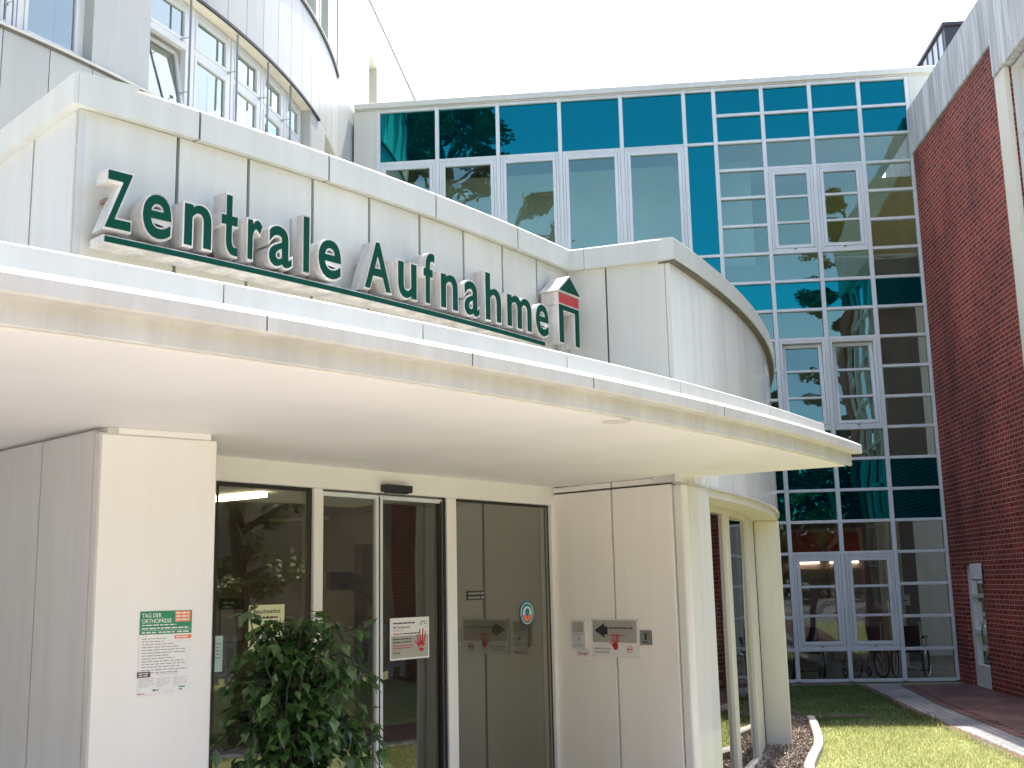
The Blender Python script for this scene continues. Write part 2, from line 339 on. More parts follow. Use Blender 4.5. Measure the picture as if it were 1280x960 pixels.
# ------------------------------------------------------------------ ground
def sheet(name, pts, z, m, k='structure'):
    mb = MB(); mb.poly([(x, y, z) for x, y in pts]); return kind(mb.build(name, m), k)
sheet('ground', [(-400,-400),(400,-400),(400,400),(-400,400)], -.012, M['earth'])
sheet('forecourt_pavement', [(-22,-9),(2.3,-9),(2.3,6.2),(2.2,9.0),(.9,9.6),(-1.0,12),(-22,12)], -.006, M['forec'])
sheet('courtyard_paving', [(6.62,19.95),(7.86,19.95),(7.72,17),(7.30,12),(6.9,7),(6.5,2),(6.2,-4),(5.0,-4),(5.25,3),(5.55,9.5),(5.80,13.3),(6.2,17)], .001, M['pavered'])
sheet('side_lawn', [(6.5,2),(6.9,7),(7.0,11.3),(18.5,11.3),(18.5,-9),(6.0,-9)], -.004, M['grass'])
sheet('path', [(5.90,20.2),(6.68,20.2),(6.205,17),(5.80,13.3),(5.5,9.0),(5.2,3),(4.95,-4),(4.2,-4),(4.5,3),(4.78,8.5),(5.14,13.0),(5.42,16)], .005, M['pave'])
lawn_pts = [(3.05,20.4),(5.90,20.2),(5.42,16),(5.14,13.0),(4.78,8.5),(4.5,3),(4.2,-4),(2.6,-4),(2.6,8),(2.70,11),(3.0,11.9),(3.25,12.6),(3.6,13.85),(3.88,15.2),(3.9,16.5),(3.7,18)]
M['grass2'] = mat('shade_painted_lawn_soil', (.09,.12,.045), .95, .2, (6,6,6), c2=(.05,.07,.025), bump=.6, bsc=50)  # darkened copy of the lawn material, building shade put into the colour
sheet('lawn', lawn_pts, -.001, M['grass'])
sheet('shade_painted_lawn', [(3.05,20.4),(5.90,20.2),(5.42,16),(5.28,14.75),(4.9,14.62),(4.5,14.8),(4.1,14.66),(3.82,14.8),(3.88,15.2),(3.9,16.5),(3.7,18)], .0025, M['grass2'])  # sheet cut along the shadow edge to paint the shade deeper
sheet('gravel_bed_soil', [(.9,8.6),(2.6,8),(2.70,11),(3.0,11.9),(3.25,12.6),(3.6,13.85),(3.88,15.2),(3.9,16.5),(3.7,18),(3.05,20.4),(1.6,20.4),(1.0,14)], -.003, M['soil'])
sheet('road', [(-60,-46),(60,-46),(60,-9.2),(-60,-9.2)], -.008, mat('pale_asphalt', (.24,.24,.225), .9, .2, (.7,.7,.7)))

def border(pts, side, name):
    mb = MB(); rn = random.Random(len(pts)); k = 0
    for (x0,y0),(x1,y1) in zip(pts, pts[1:]):
        L = math.hypot(x1-x0, y1-y0); ux, uy = (x1-x0)/L, (y1-y0)/L; nx, ny = uy, -ux; t = 0
        while t < L-.1:
            w_ = (.02, .10)[k % 2] + rn.uniform(-.008,.008); a0, a1 = (-w_, .10) if side > 0 else (-.10, w_); cx, cy = x0+ux*t, y0+uy*t; q = .098
            mb.prism([(cx+nx*a0,cy+ny*a0),(cx+nx*a1,cy+ny*a1),(cx+nx*a1+ux*q,cy+ny*a1+uy*q),(cx+nx*a0+ux*q,cy+ny*a0+uy*q)], -.01, .009+rn.uniform(0,.003)); t += .105; k += 1
    return kind(mb.build(name, M['pavered']), 'structure')
border([(5.93,20.1),(5.43,16),(5.15,13.0),(4.79,8.5)], -1, 'path_edging')
border([(6.66,19.9),(6.195,17),(5.79,13.3),(5.5,9.0)], 1, 'path_edging')
# kerb: one curved concrete edging
kpts = [(2.45,8.0),(2.62,10.2),(2.74,11.1),(2.95,11.82),(3.20,12.55),(3.38,13.2),(3.54,13.9),(3.68,14.55),(3.80,15.15)]
def smooth_path(p, n=6):
    out = []
    for i in range(len(p)-1):
        a, b, c, d = p[max(i-1,0)], p[i], p[i+1], p[min(i+2, len(p)-1)]
        for k in range(n):
            t = k/n; out.append(tuple(.5*((2*b[j]) + (c[j]-a[j])*t + (2*a[j]-5*b[j]+4*c[j]-d[j])*t*t + (3*b[j]-a[j]-3*c[j]+d[j])*t**3) for j in range(2)))
    out.append(p[-1]); return out
kp = smooth_path(kpts)
mb = MB(); rings = []
for i, p in enumerate(kp):
    a, b = Vector(kp[max(i-1,0)]), Vector(kp[min(i+1,len(kp)-1)]); t = (b-a).normalized(); n = Vector((t.y, -t.x))
    rings.append([mb.pt((p[0]+n.x*o, p[1]+n.y*o, z)) for o, z in ((-.05,-.05),(-.05,.075),(-.035,.09),(.035,.09),(.05,.075),(.05,-.05))])
for A, B in zip(rings, rings[1:]):
    for k in range(6): mb.face((A[k],A[(k+1)%6],B[(k+1)%6],B[k]))
mb.face(rings[0]); mb.face(rings[-1])
tag(mb.build('kerb_edging', M['kerb']), 'curved pale concrete edging between bark bed and lawn', 'edging')

def inside(p, poly):
    x, y = p; r = False; j = len(poly)-1
    for i in range(len(poly)):
        if (poly[i][1] > y) != (poly[j][1] > y) and x < (poly[j][0]-poly[i][0])*(y-poly[i][1])/(poly[j][1]-poly[i][1]) + poly[i][0]: r = not r
        j = i
    return r
# grass blades: pale in the sun, darkened copy with shade in its colour beyond
M['blade2'] = leafmat('shade_painted_blades', (.05,.10,.025), (.16,.22,.06), .4, gloss=.03)
rn = random.Random(3); n = 0; near, far = MB(), MB()
while n < 60000:
    x, y = rn.uniform(2.6, 5.9), rn.uniform(8.8, 20.3)
    if y > 15.5 and rn.random() < .4: continue
    if not inside((x, y), lawn_pts): continue
    if 4.05 < x < 4.75 and 15.55 < y < 15.95 and rn.random() < .9: continue
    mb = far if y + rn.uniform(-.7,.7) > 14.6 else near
    patch = .5 + .5*math.sin(x*3.1+1.3*math.sin(y*2.3))*math.cos(y*2.7)
    h = rn.uniform(.015, .045)*(.6 + .6*patch); edge = not inside((x+.12, y), lawn_pts)
    if edge: h *= rn.uniform(1.2, 3.0)
    elif rn.random() < .012: h *= rn.uniform(1.6, 2.6)
    a = rn.uniform(0, 6.28); wd = rn.uniform(.003, .006); l = rn.uniform(.0, .8)*h; b = rn.uniform(0, 6.28)
    dx, dy = math.cos(a)*wd, math.sin(a)*wd
    mb.poly([(x-dx,y-dy,-.002),(x+dx,y+dy,-.002),(x+math.cos(b)*l,y+math.sin(b)*l,h)]); n += 1
kind(near.build('grass', M['blade'], fix=False), 'stuff'); kind(far.build('shade_painted_grass', M['blade2'], fix=False), 'stuff')
# bark chips / gravel
bed = [(1.2,8.6),(2.43,8.1),(2.58,10.2),(2.70,11.15),(2.9,11.86),(3.17,12.6),(3.38,13.2),(3.54,13.9),(3.7,14.6),(3.79,15.2),(3.6,16.5),(3.2,17),(1.8,12.5)]
mb = MB(); n = 0; M['chip'] = leafmat('bark_chips', (.17,.12,.085), (.46,.38,.30), 0, gloss=.02)
while n < 5200:
    x, y = rn.uniform(1.3, 3.85), rn.uniform(9.0, 17)
    if not inside((x,y), bed): continue
    a = rn.uniform(0, 6.28); l, wd, h = rn.uniform(.018,.045), rn.uniform(.010,.02), rn.uniform(.006,.02); z = rn.uniform(.0,.035); tl = rn.uniform(-.5,.5)
    c, s = math.cos(a), math.sin(a); vs = []
    for u, v_, q in ((-1,-.6,0),(1,-.9,0),(.8,1,0),(-.9,.7,0),(-.7,-.4,1),(.7,-.6,1),(.6,.6,1),(-.6,.5,1)):
        X, Y = u*l*.5, v_*wd*.5; vs.append(mb.pt((x+X*c-Y*s, y+X*s+Y*c, z+q*h+u*l*.5*tl)))
    for q in ((4,5,6,7),(0,1,5,4),(1,2,6,5),(2,3,7,6),(3,0,4,7)): mb.face([vs[k] for k in q])
    n += 1
kind(mb.build('bark_mulch', M['chip'], fix=False), 'stuff')
mb = MB(); mb.prism([(4.1,15.58),(4.72,15.5),(4.78,15.86),(4.14,15.95)], -.02, .012)
tag(mb.build('drain_cover', M['soil'], bevel=.004), 'flat dark drain cover set in the shaded lawn', 'drain cover')

# ------------------------------------------------------------------ glass building
GX, GY, GYAW = 7.8145, 20.5372, -6.0417
TG = line(GX, GY, GYAW)
S = [-10.491,-9.277,-8.036,-6.785,-5.557,-4.310,-3.719,-2.788,-1.861,-.923,0.0]
ZT = 11.449
def zr(i): return ZT if i == 0 else .57309*(20-i)
gb = thing('glass_building', 'three storey building with teal glass curtain wall behind the lawn', 'building', (4, 21, 0))
mw = .038  # half width of a mullion
def gbox(name, m, s0, s1, d0, d1, z0, z1, parent=gb, bevel=.004):
    mb = MB(TG); mb.box(s0, s1, d0, d1, z0, z1); return mb.build(name, m, parent, bevel)
# roof fascia and end pieces
mb = MB(TG); mb.box(-10.98, .75, -.35, .10, ZT+.045, ZT+.165); mb.box(-10.98, .75, -.30, .055, ZT+.02, ZT+.045)
mb.build('roof_fascia', M['clad'], gb, .006)
mb = MB(TG); mb.box(-11.0, -10.53, -.30, .03, 0, ZT+.02); mb.build('end_panel', M['clad'], gb, .004)
mb = MB(TG); mb.box(.04, .10, -.25, .05, 0, ZT+.02); mb.box(.104, .17, -.25, .03, 0, ZT+.02); mb.box(.17, .75, -.3, .012, 9.7, ZT+.02); mb.build('end_panel', M['clad'], gb, .004)
mb = MB(TG); mb.box(-11, 8, -7, -6.8, 0, 11.5); mb.box(-11, -10.8, -6.8, -.3, 0, 11.5); mb.build('rear_wall', M['intw'], gb)
mb = MB(TG); mb.box(-11, .75, -7, -.3, 11.47, 11.6); mb.build('roof', M['clad'], gb)
# mullions
for k, s in enumerate(S):
    gbox('mullion', M['framec'], s-mw, s+mw, -.09, .045, .02, ZT+.018)
# transoms between mullions
def transom(z, a, b):
    mb = MB(TG)
    for k in range(a, b): mb.box(S[k]+mw+.001, S[k+1]-mw-.001, -.08, .036, z-.027, z+.027)
    mb.build('transom', M['framec'], gb, .004)
for z, a, b in ([(ZT-.01, 0, 10), (zr(2), 0, 6)] + [(zr(i), 6, 10) for i in (1,2,3,6,7,8,9,12,13,14,15,16,19)] + [(zr(i), 6, 7) for i in (4,5,10,11,17,18)] + [(zr(i), 9, 10) for i in (4,5,10,11,17,18)]
                + [(zr(6), 5, 6), (zr(7), 5, 6), (zr(6.3), 0, 5), (zr(13), 0, 6), (zr(19.6),0,6)] + [(.03, 0, 10)]):
    transom(z, a, b)
def pane(name, m, k0, k1, z0, z1, parent=gb, d=-.02, tilt=0):
    mb = MB(TG); a = S[k0]+mw*.6; b = S[k1]-mw*.6; rr = random.Random(int(k0*97+z0*131))
    e = [rr.uniform(-.003,.003) for _ in range(4)]
    mb.poly([(a,d+e[0],z0),(b,d+e[1],z0),(b,d+e[1]+e[3],z1),(a,d+e[0]+e[3],z1)]); return mb.build(name, m, parent, fix=False)
for k in range(0, 5):
    pane('spandrel_panel', M['spand'], k, k+1, zr(2), ZT)
pane('spandrel_panel', M['spand'], 5, 6, zr(2), ZT); pane('spandrel_panel', M['spand'], 5, 6, zr(6), zr(2)); pane('spandrel_panel', M['spand'], 5, 6, zr(7), zr(6)); pane('spandrel_panel', M['spand'], 5, 6, zr(13), zr(7))
for k in range(0, 5): pane('spandrel_panel', M['spand'], k, k+1, zr(13), zr(6.3))
for k in range(0, 6): pane('window_pane', M['vislow'], k, k+1, .05, zr(13))
for k in range(6, 10):
    for i in range(0, 20):
        if k in (7, 8) and (3 <= i < 6 or 9 <= i < 12 or 16 <= i < 19): continue
        sp = i in (0, 1, 7, 13, 14)
        pane('spandrel_panel' if sp else 'window_pane', M['spand'] if sp else (M['vislow'] if i >= 15 else M['vision']), k, k+1, zr(i+1), zr(i))
# opening casements: frame (> pane), bars
def casement(k, z0, z1, bars_n, tilt=0, fw=.085, parent=gb, left=False):
    a, b = S[k]+mw+.004, S[k+1]-mw-.004
    ca, sa = math.cos(R(tilt)), math.sin(R(tilt))
    mb = MB(TG)   # fixed outer frame
    o = .05
    for q in ((a,a+o,z0+.026,z1-.026),(b-o,b,z0+.026,z1-.026),(a+o,b-o,z0+.026,z0+.026+o),(a+o,b-o,z1-.026-o,z1-.026)): mb.box(q[0],q[1],-.07,.03,q[2],q[3])
    fr = mb.build('window_frame', M['framec'], parent, .004)
    a2, b2, y0, y1 = a+o+.004, b-o-.004, z0+.03+o, z1-.03-o
    base = TG
    def TT(s, d, z): dz = z-y0; return base(s, d*ca - dz*sa, y0 + dz*ca + d*sa)
    mb = MB(TT)
    for q in ((a2,a2+fw*.75,y0,y1),(b2-fw*.75,b2,y0,y1),(a2+fw*.75,b2-fw*.75,y0,y0+fw*.75),(a2+fw*.75,b2-fw*.75,y1-fw*.75,y1)): mb.box(q[0],q[1],-.05,.038,q[2],q[3])
    for j in range(1, bars_n+1):
        zz = mix(y0, y1, j/(bars_n+1)); mb.box(a2+fw*.75, b2-fw*.75, -.035, .03, zz-.022, zz+.022)
    sash = mb.build('sash', M['framec'], fr, .004)
    mb = MB(TT); mb.poly([(a2+.03,-.012,y0+.03),(b2-.03,-.012,y0+.03),(b2-.03,-.012,y1-.03),(a2+.03,-.012,y1-.03)])
    mb.build('pane', M['vislow'] if z0 < 1.5 else M['vision'], fr, fix=False)
    mb = MB(TG); mb.box((a+b)/2-.02,(a+b)/2+.02,.04,.06,z0+.05,z0+.065); mb.build('latch', M['black'], fr)
    return fr
for k in range(0, 5): casement(k, zr(6.3)+.03, zr(2), 0)
for k in (7, 8):
    casement(k, zr(6), zr(3), 2); lab(casement(k, zr(12), zr(9), 2, tilt=4.5), 'casement tilted slightly open'); casement(k, zr(19), zr(16), 2)
# interior of the glass building
mb = MB(TG)
for z in (zr(14)-.05, zr(7)+.1): mb.box(-10.7, .6, -6.8, -.35, z, z+.35)
mb.box(-10.7, .6, -6.8, -.12, -.1, .0); mb.build('floor_slab', M['intf'], gb)
mb = MB(TG); mb.box(-3.6, .6, -2.6, -2.5, zr(7)+.45, zr(2)); mb.m = 0; mb.build('interior_wall', M['into'], gb)
mb = MB(TG); mb.box(-10.7, -2.9, -1.7, -1.6, zr(7)+.45, zr(2)+.2); mb.build('interior_wall', M['intw'], gb)
mb = MB(TG); mb.box(-10.7, .6, -3.2, -3.1, zr(14)+.3, zr(7)+.1); mb.build('interior_wall', M['intd'], gb)
mb = MB(TG); mb.box(-10.7, .6, -5.0, -4.9, 0, zr(14)-.05); mb.build('interior_wall', M['intd'], gb)
mb = MB(TG); mb.box(-10.7, .6, -6.5, -.3, zr(14)-.12, zr(14)-.06); mb.build('interior_ceiling', M['intw'], gb)
# staircase behind the upper right panes
mb = MB(TG)
for (s0, z0, s1, z1) in ((-.9, zr(7)+.5, .1, zr(6)+.08), (-.9, zr(6)+.08, .1, zr(7)+.5)):
    mb.tube([Vector(p) for p in [(s0,-.9,z0),(s1,-.9,z1)]], .035, 6)
for z in (zr(6)+.10, zr(6)-.03): mb.tube([(-1.9,-.9,z),(.15,-.9,z)], .03, 6)
mb.build('stair_railing', M['frame'], gb)
# interior doors at the ground floor
mb = MB(TG); mb.box(-2.35,-.55,-4.88,-4.80,0,2.95); d = mb.build('interior_door_frame', M['intp'], gb)
for a in (-2.2, -1.35):
    mb = MB(TG); mb.box(a, a+.72, -4.79, -4.76, .05, 2.05); lab(mb.build('interior_door', M['intp'], gb), 'pale pink interior door leaf')
    mb = MB(TG); mb.box(a, a+.72, -4.79, -4.76, 2.2, 2.85); mb.build('transom_panel', M['intr'], gb)
    mb = MB(TG); mb.box(a+.05, a+.67, -4.755, -4.73, 2.17, 2.21); mb.build('light_strip', M['tube'], gb)
mb = MB(TG); mb.box(-.40, -.05, -4.0, -3.4, 0, 3.3); mb.build('interior_pillar', M['intw'], gb)
mb = MB(TG); mb.box(-.865,-.72,.0-.035,-.03,1.33,1.52); sgn = mb.build('door_notice', M['paper']); 
mb = MB(TG); mb.box(-.85,-.76,-.03,-.028,1.41,1.43); 
sgn['label'] = 'small white notice with green arrow inside the ground floor glass'; sgn['category'] = 'notice'
a = mb.build('arrow', M['pgreen'], sgn)

# wheelchairs parked behind the ground floor glass
def wheelchair(loc, rz, label):
    t = thing('wheelchair', label, 'wheelchair', loc, 'wheelchairs parked behind the ground floor glass'); t.rotation_euler = (0,0,rz)
    def p(mb, name, m, par=t):
        me_o = mb.build(name, m); me_o.parent = par; return me_o
    mb = MB(); mb.box(-.22,.22,-.22,.22,.47,.53); p(mb, 'seat', M['dark'])
    mb = MB(); mb.box(-.21,.21,.2,.24,.5,.95); p(mb, 'backrest', M['dark'])
    for sx in (-1, 1):
        mb = MB(); mb.ring((sx*.27,.12,.3), .285, .016, (1,0,0)); tw = p(mb, 'rear_wheel', M['rubber'])
        mb = MB(); mb.ring((sx*.30,.12,.3), .25, .009, (1,0,0))
        for k in range(8):
            a = k*math.pi/4; mb.tube([(sx*.27,.12,.3),(sx*.27,.12+.27*math.cos(a),.3+.27*math.sin(a))], .004, 4)
        p(mb, 'hand_rim', M['steel'], tw)
        mb = MB(); mb.ring((sx*.24,-.34,.09), .07, .018, (1,0,0), 16); p(mb, 'castor', M['rubber'])
        mb = MB(); mb.tube([(sx*.23,.23,.25),(sx*.23,.23,1.0),(sx*.23,.33,1.02)], .013, 8); mb.tube([(sx*.24,.22,.5),(sx*.24,-.26,.5),(sx*.24,-.42,.15)], .013, 8); mb.tube([(sx*.24,-.30,.46),(sx*.24,-.34,.16)], .012, 6); p(mb, 'side_frame', M['steel'])
        mb = MB(); mb.box(sx*.25-.03,sx*.25+.03,-.2,.16,.72,.76); mb.tube([(sx*.25,-.15,.72),(sx*.25,-.15,.5)], .01, 6); p(mb, 'armrest', M['dark'])
        mb = MB(); mb.box(sx*.12-.08,sx*.12+.08,-.56,-.42,.10,.12); p(mb, 'footrest', M['black'])
    return t
def gpos(s, d): x, y, _ = TG(s, d, 0); return (x, y, 0)
wheelchair(gpos(-2.5,-.75), R(170), 'left wheelchair behind the ground floor glass, below the left casement')
wheelchair(gpos(-1.45,-.75), R(190), 'middle wheelchair behind the ground floor glass, below the right casement')
wheelchair(gpos(-.62,-.7), R(150), 'right wheelchair behind the glass, beside the white corner post')

# ------------------------------------------------------------------ brick building
BX, BY, BYAW = 7.7870, 20.41, 85.41
TB = line(BX, BY, BYAW, out=1)   # s grows away from the camera, d > 0 towards the courtyard (left)
M['brick'] = brickmat('red_brick', BX, BY, math.cos(R(BYAW)), math.sin(R(BYAW)))
bb = thing('brick_building', 'dark red brick building with stained concrete roof band on the right', 'building', (8, 12, 0))
SE = -4.50      # end of the brick (window bay begins)
mb = MB(TB)
# wall with door opening s -1.70..-.72, z 0..2.03
for q in ((-.72,-.02,0,9.80),(SE,-1.70,0,9.80),(-1.70,-.72,2.03,9.80)): mb.box(q[0],q[1],-.35,0,q[2],q[3])
mb.box(-4.90,SE,-.35,-.04,0,9.2)
mb.build('brick_wall', M['brick'], bb)
for s0, s1 in ((-9.0,-8.2),):
    mb = MB(TB); mb.box(s0, s1, -.35, 0, 0, 9.25); mb.build('brick_wall', M['brick'], bb)
mb = MB(TB); mb.box(-8.2,-4.91,-.35,-.002,0,.995); mb.build('brick_parapet', M['brick'], bb)
mb = MB(TB); mb.box(SE-.02,-.02,-.4,.05,9.79,10.70); mb.build('roof_band', M['conc'], bb, .012)
mb = MB(TB); mb.box(-9.0,SE-.024,-.4,.06,9.24,10.70); mb.build('roof_band', M['conc'], bb, .012)
mb = MB(TB); mb.box(-8.9,-.02,-8,-.4,10.3,10.4); mb.build('roof', M['conc'], bb)
mb = MB(TB); mb.box(-9.0,.5,-8,-7.8,0,10.7); mb.box(-9.0,-8.8,-7.8,-.402,0,10.7); mb.build('rear_wall', M['brick'], bb)
mb = MB(TB); mb.box(SE-.40,SE-.004,-.06,.03,0,9.24); mb.build('pilaster', M['cream'], bb, .008)
# big multi-pane windows in the bays towards the camera
def bay(s0, s1):
    mb = MB(TB); z0, z1 = 1.0, 9.22; n = max(2, round((s1-s0)/1.1))
    for k in range(n+1): s = mix(s0+.04, s1-.04, k/n); mb.box(s-.04, s+.04, -.18, -.08, z0, z1)
    zz = z0
    while zz < z1:
        mb.box(s0, s1, -.17, -.09, zz, zz+.06); zz += 1.02
    fr = mb.build('window_frame', M['frame'], bb, .004)
    mb = MB(TB); mb.poly([(s0,-.14,z0),(s1,-.14,z0),(s1,-.14,z1),(s0,-.14,z1)]); mb.build('pane', M['drumgl'], fr, fix=False)
    mb = MB(TB); mb.box(s0, s1, -3.0, -2.9, 0, 9.3); mb.build('interior_wall', M['intd'], bb)
bay(-8.2,-4.905)
# door
mb = MB(TB)
for q in ((-.80,-.724,0,2.02),(-1.696,-1.62,0,2.02),(-1.62,-.80,1.94,2.02)): mb.box(q[0],q[1],-.17,-.07,q[2],q[3])
dr = mb.build('door', M['frame'], bb, .005); lab(dr, 'narrow white glazed side door in the brick wall')
mb = MB(TB)
for q in ((-.90,-.81,.03,1.93),(-1.61,-1.52,.03,1.93),(-1.52,-.90,.03,.36),(-1.52,-.90,.86,.95),(-1.52,-.90,1.46,1.53),(-1.52,-.90,1.85,1.93)): mb.box(q[0],q[1],-.14,-.06,q[2],q[3])
mb.build('door_leaf', M['frame'], dr, .005)
mb = MB(TB); mb.poly([(-1.52,-.11,.36),(-.90,-.11,.36),(-.90,-.11,1.85),(-1.52,-.11,1.85)]); mb.build('pane', M['doorgl'], dr, fix=False)
mb = MB(TB); mb.tube([(-1.55,-.06,.72),(-1.52,-.0,.78),(-1.52,.02,.92),(-1.53,.0,1.05),(-1.55,-.06,1.12)], .017, 8); mb.build('handle', M['steel'], dr)
mb = MB(TB); mb.box(-1.2,-1.0,-.105,-.10,1.05,1.40); mb.build('door_paper', M['paper'], dr)
mb = MB(TB); mb.box(-1.62,-.80,-.2,-.05,-.01,.03); mb.build('threshold', M['framec'], dr)
mb = MB(TB); mb.box(-3.0,-.1,-2.3,-2.2,0,2.6); mb.build('interior_wall', M['intd'], bb)
wl = thing('wall_lamp', 'boxy grey wall light beside the top of the white side door', 'wall lamp', TB(-1.72,0,1.76))
mb = MB(TB); mb.box(-1.80,-1.60,.002,.03,1.80,2.0); mb.build('back_plate', M['black'], wl)
mb = MB(TB); mb.box(-1.83,-1.56,.03,.14,1.77,2.03); mb.build('housing', M['framec'], wl, .01, seg=2)
mb = MB(TB); mb.box(-1.80,-1.59,.05,.12,1.755,1.77); mb.build('diffuser', M['black'], wl)
# rooftop plant room
pr_ = thing('plant_room', 'dark metal clad plant room standing on the brick building roof', 'roof housing', (10.6, 25, 10.4))
TP = line(10.13, 24.0, BYAW, out=1)
mb = MB(TP); mb.box(0, 6, -4, 0, 9.5, 14.3); mb.build('housing', M['roofm'], pr_, .01)
for k in range(6):
    mb = MB(TP); mb.box(.16+k*.42, .42+k*.42, .003, .02, 9.5, 14.22); mb.build('cladding_strip', M['roofp'], pr_)
mb = MB(TP); mb.box(-.06, 6.06, -4.06, .06, 14.302, 14.38); mb.build('roof_edge', M['roofm'], pr_)

# low brick building and fence across the side lawn (seen mirrored in the doors)
ob = thing('low_brick_building', 'low brick building across the side lawn, mirrored in the entrance doors', 'building', (20, 2, 0))
M['brick2'] = brickmat('far_brick', 18.6, 0, 0, 1, .24, .085, (.46,.40,.34), (.38,.33,.28), (.54,.48,.42))
mb = MB(); mb.box(18.6,24,-12,16,0,6.0); mb.build('wall', M['brick2'], ob)
mb = MB(); mb.box(18.4,24.2,-12.2,16.2,6.001,6.4); mb.build('roof_edge', M['conc'], ob)
for y in (-9,-6,-3,0,3,13):
    mb = MB(); mb.box(18.54,18.598,y,y+1.3,1.0,2.6); w_ = mb.build('window', M['frame'], ob)
    mb = MB(); mb.poly([(18.535,y+.08,1.08),(18.535,y+1.22,1.08),(18.535,y+1.22,2.52),(18.535,y+.08,2.52)]); mb.build('pane', M['spand'], w_, fix=False)
fe = thing('picket_fence', 'pale picket fence on the side lawn, mirrored in the entrance doors', 'fence', (14, 5, 0))
mb = MB()
for k in range(110): y = -8 + k*.2; mb.box(14-.012,14+.012,y,y+.085,.08,1.05)
mb.build('pickets', M['framec'], fe)
for z in (.25,.85):
    mb = MB(); mb.box(14.013,14.05,-8.1,14.1,z,z+.07); mb.build('rail', M['framec'], fe)
# ------------------------------------------------------------------ curved white wing
wg = thing('curved_wing', 'tall white panel clad wing with curved facade rising behind the entrance', 'building', (-6, 16, 0))
RW = 14.43
def seamed(mb, T, a0, a1, da, r0, r1, z0, z1, gap, st=1.2):
    a = a0
    while a < a1 - 1e-6:
        b = min(a + da, a1); mb.T = T; mb.sweep(rect(r0, r1, z0, z1), steps(a+gap/2, b-gap/2, st)); a = b
def band(name, z0, z1, a0, a1, da=2.4, off=0.0):
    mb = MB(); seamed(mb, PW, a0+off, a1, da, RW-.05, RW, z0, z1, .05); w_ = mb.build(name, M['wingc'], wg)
    mb = MB(PW); mb.sweep(rect(RW-.28, RW-.052, z0, z1), steps(a0, a1, 1.2)); mb.build('wall_backing', M['seam'], wg)
A0, A1 = -72.04, 3.0
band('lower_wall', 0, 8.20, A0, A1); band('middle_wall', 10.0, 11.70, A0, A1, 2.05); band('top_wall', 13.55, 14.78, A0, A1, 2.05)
for z in (8.20, 11.70):
    mb = MB(PW); mb.sweep([(RW-.28,z+.004),(RW+.035,z+.004),(RW+.045,z+.012),(RW+.045,z+.03),(RW-.28,z+.05)], steps(A0, A1, 1.2)); mb.build('window_sill', M['cap'], wg)
    mb = MB(PW); mb.sweep(rect(RW-.06, RW+.02, z-.03, z), steps(A0, A1, 1.2)); mb.build('shadow_joint', M['seam'], wg)
for z in (10.0, 13.55):
    mb = MB(PW); mb.sweep(rect(RW-.27, RW-.004, z-.035, z-.001), steps(A0, A1, 1.2)); mb.build('window_head', M['cream'], wg)
    mb = MB(PW); mb.sweep(rect(RW-.002, RW+.03, z-.03, z+.012), steps(A0, -4.5 if z < 11 else 1.5, 1.2)); mb.build('guide_rail', M['rubber'], wg)
RI = RW-.20
def wing_window(a0, a1, z0, z1, tr=None, tilt=False):
    tr = tr or z0 + (z1-z0)*.63; fw = .34
    mb = MB(PW)
    for q in ((a0,a0+fw,z0,z1),(a1-fw,a1,z0,z1),(a0+fw,a1-fw,z0,z0+.08),(a0+fw,a1-fw,z1-.08,z1),(a0+fw,a1-fw,tr-.05,tr+.05)):
        mb.sweep(rect(RI-.06, RI+.03, q[2], q[3]), steps(q[0], q[1], 1.0))
    fr = mb.build('window', M['frame'], wg, .004)
    for z_0, z_1, nm in ((z0+.08, tr-.05, 'pane'), (tr+.05, z1-.08, 'pane')):
        low = nm == 'pane' and z_0 < tr and tilt
        X0, X1 = Vector(PW(a0+fw, RI, z_0)), Vector(PW(a1-fw, RI, z_0)); dirv = (X1-X0).normalized(); outn = Vector((math.cos(R((a0+a1)/2)), math.sin(R((a0+a1)/2)), 0)); H = z_1-z_0; Wd = (X1-X0).length
        t = R(-9) if low else 0
        def TT(s, d, z): return X0 + dirv*s + outn*(d*math.cos(t) + z*math.sin(t)) + Vector((0,0,1))*(z*math.cos(t) - d*math.sin(t))
        mb = MB(TT); b_ = .05
        for q in ((0,b_,0,H),(Wd-b_,Wd,0,H),(b_,Wd-b_,0,b_),(b_,Wd-b_,H-b_,H)): mb.box(q[0],q[1],-.035,.042,q[2],q[3])
        mb.build('sash', M['frame'], fr, .004)
        mb = MB(TT); mb.poly([(b_*.5,.005,b_*.5),(Wd-b_*.5,.005,b_*.5),(Wd-b_*.5,.005,H-b_*.5),(b_*.5,.005,H-b_*.5)]); mb.build(nm, M['wingl'], fr, fix=False)
        if z_0 < tr:
            mb = MB(TT); mb.box(Wd*.70,Wd*.74,-.16,-.15,0.02,H-.02); mb.build('curtain_edge', M['dark'], fr)
    return fr
def pier(a0, a1, z0=8.235, z1=9.965):
    mb = MB(PW); mb.sweep(rect(RI-.08, RW-.004, z0, z1), steps(a0, a1, 1.0)); mb.build('window_pier', M['wingc'], wg)
def rod(a, z0=8.23, z1=10.0):
    mb = MB(PW)
    mb.tube([(a, RW-.02, z0), (a, RW-.02, z1)], .019, 8)
    for z in (z0+.35, z0+1.15):
        mb.tube([(a, RW-.02, z), (a, RI+.04, z)], .007, 6); mb.box(a-.1, a+.1, RI+.03, RI+.045, z-.02, z+.02)
    r_ = mb.build('blind_guide_rod', M['greyp'], wg, smooth=False)
PWold = PW
pier(-27.5,-25.2)
wing_window(-32.6,-28.9, 8.25, 9.95); pier(-28.9,-27.5-.002)
wing_window(-25.15,-21.3, 8.25, 9.95, tilt=True)
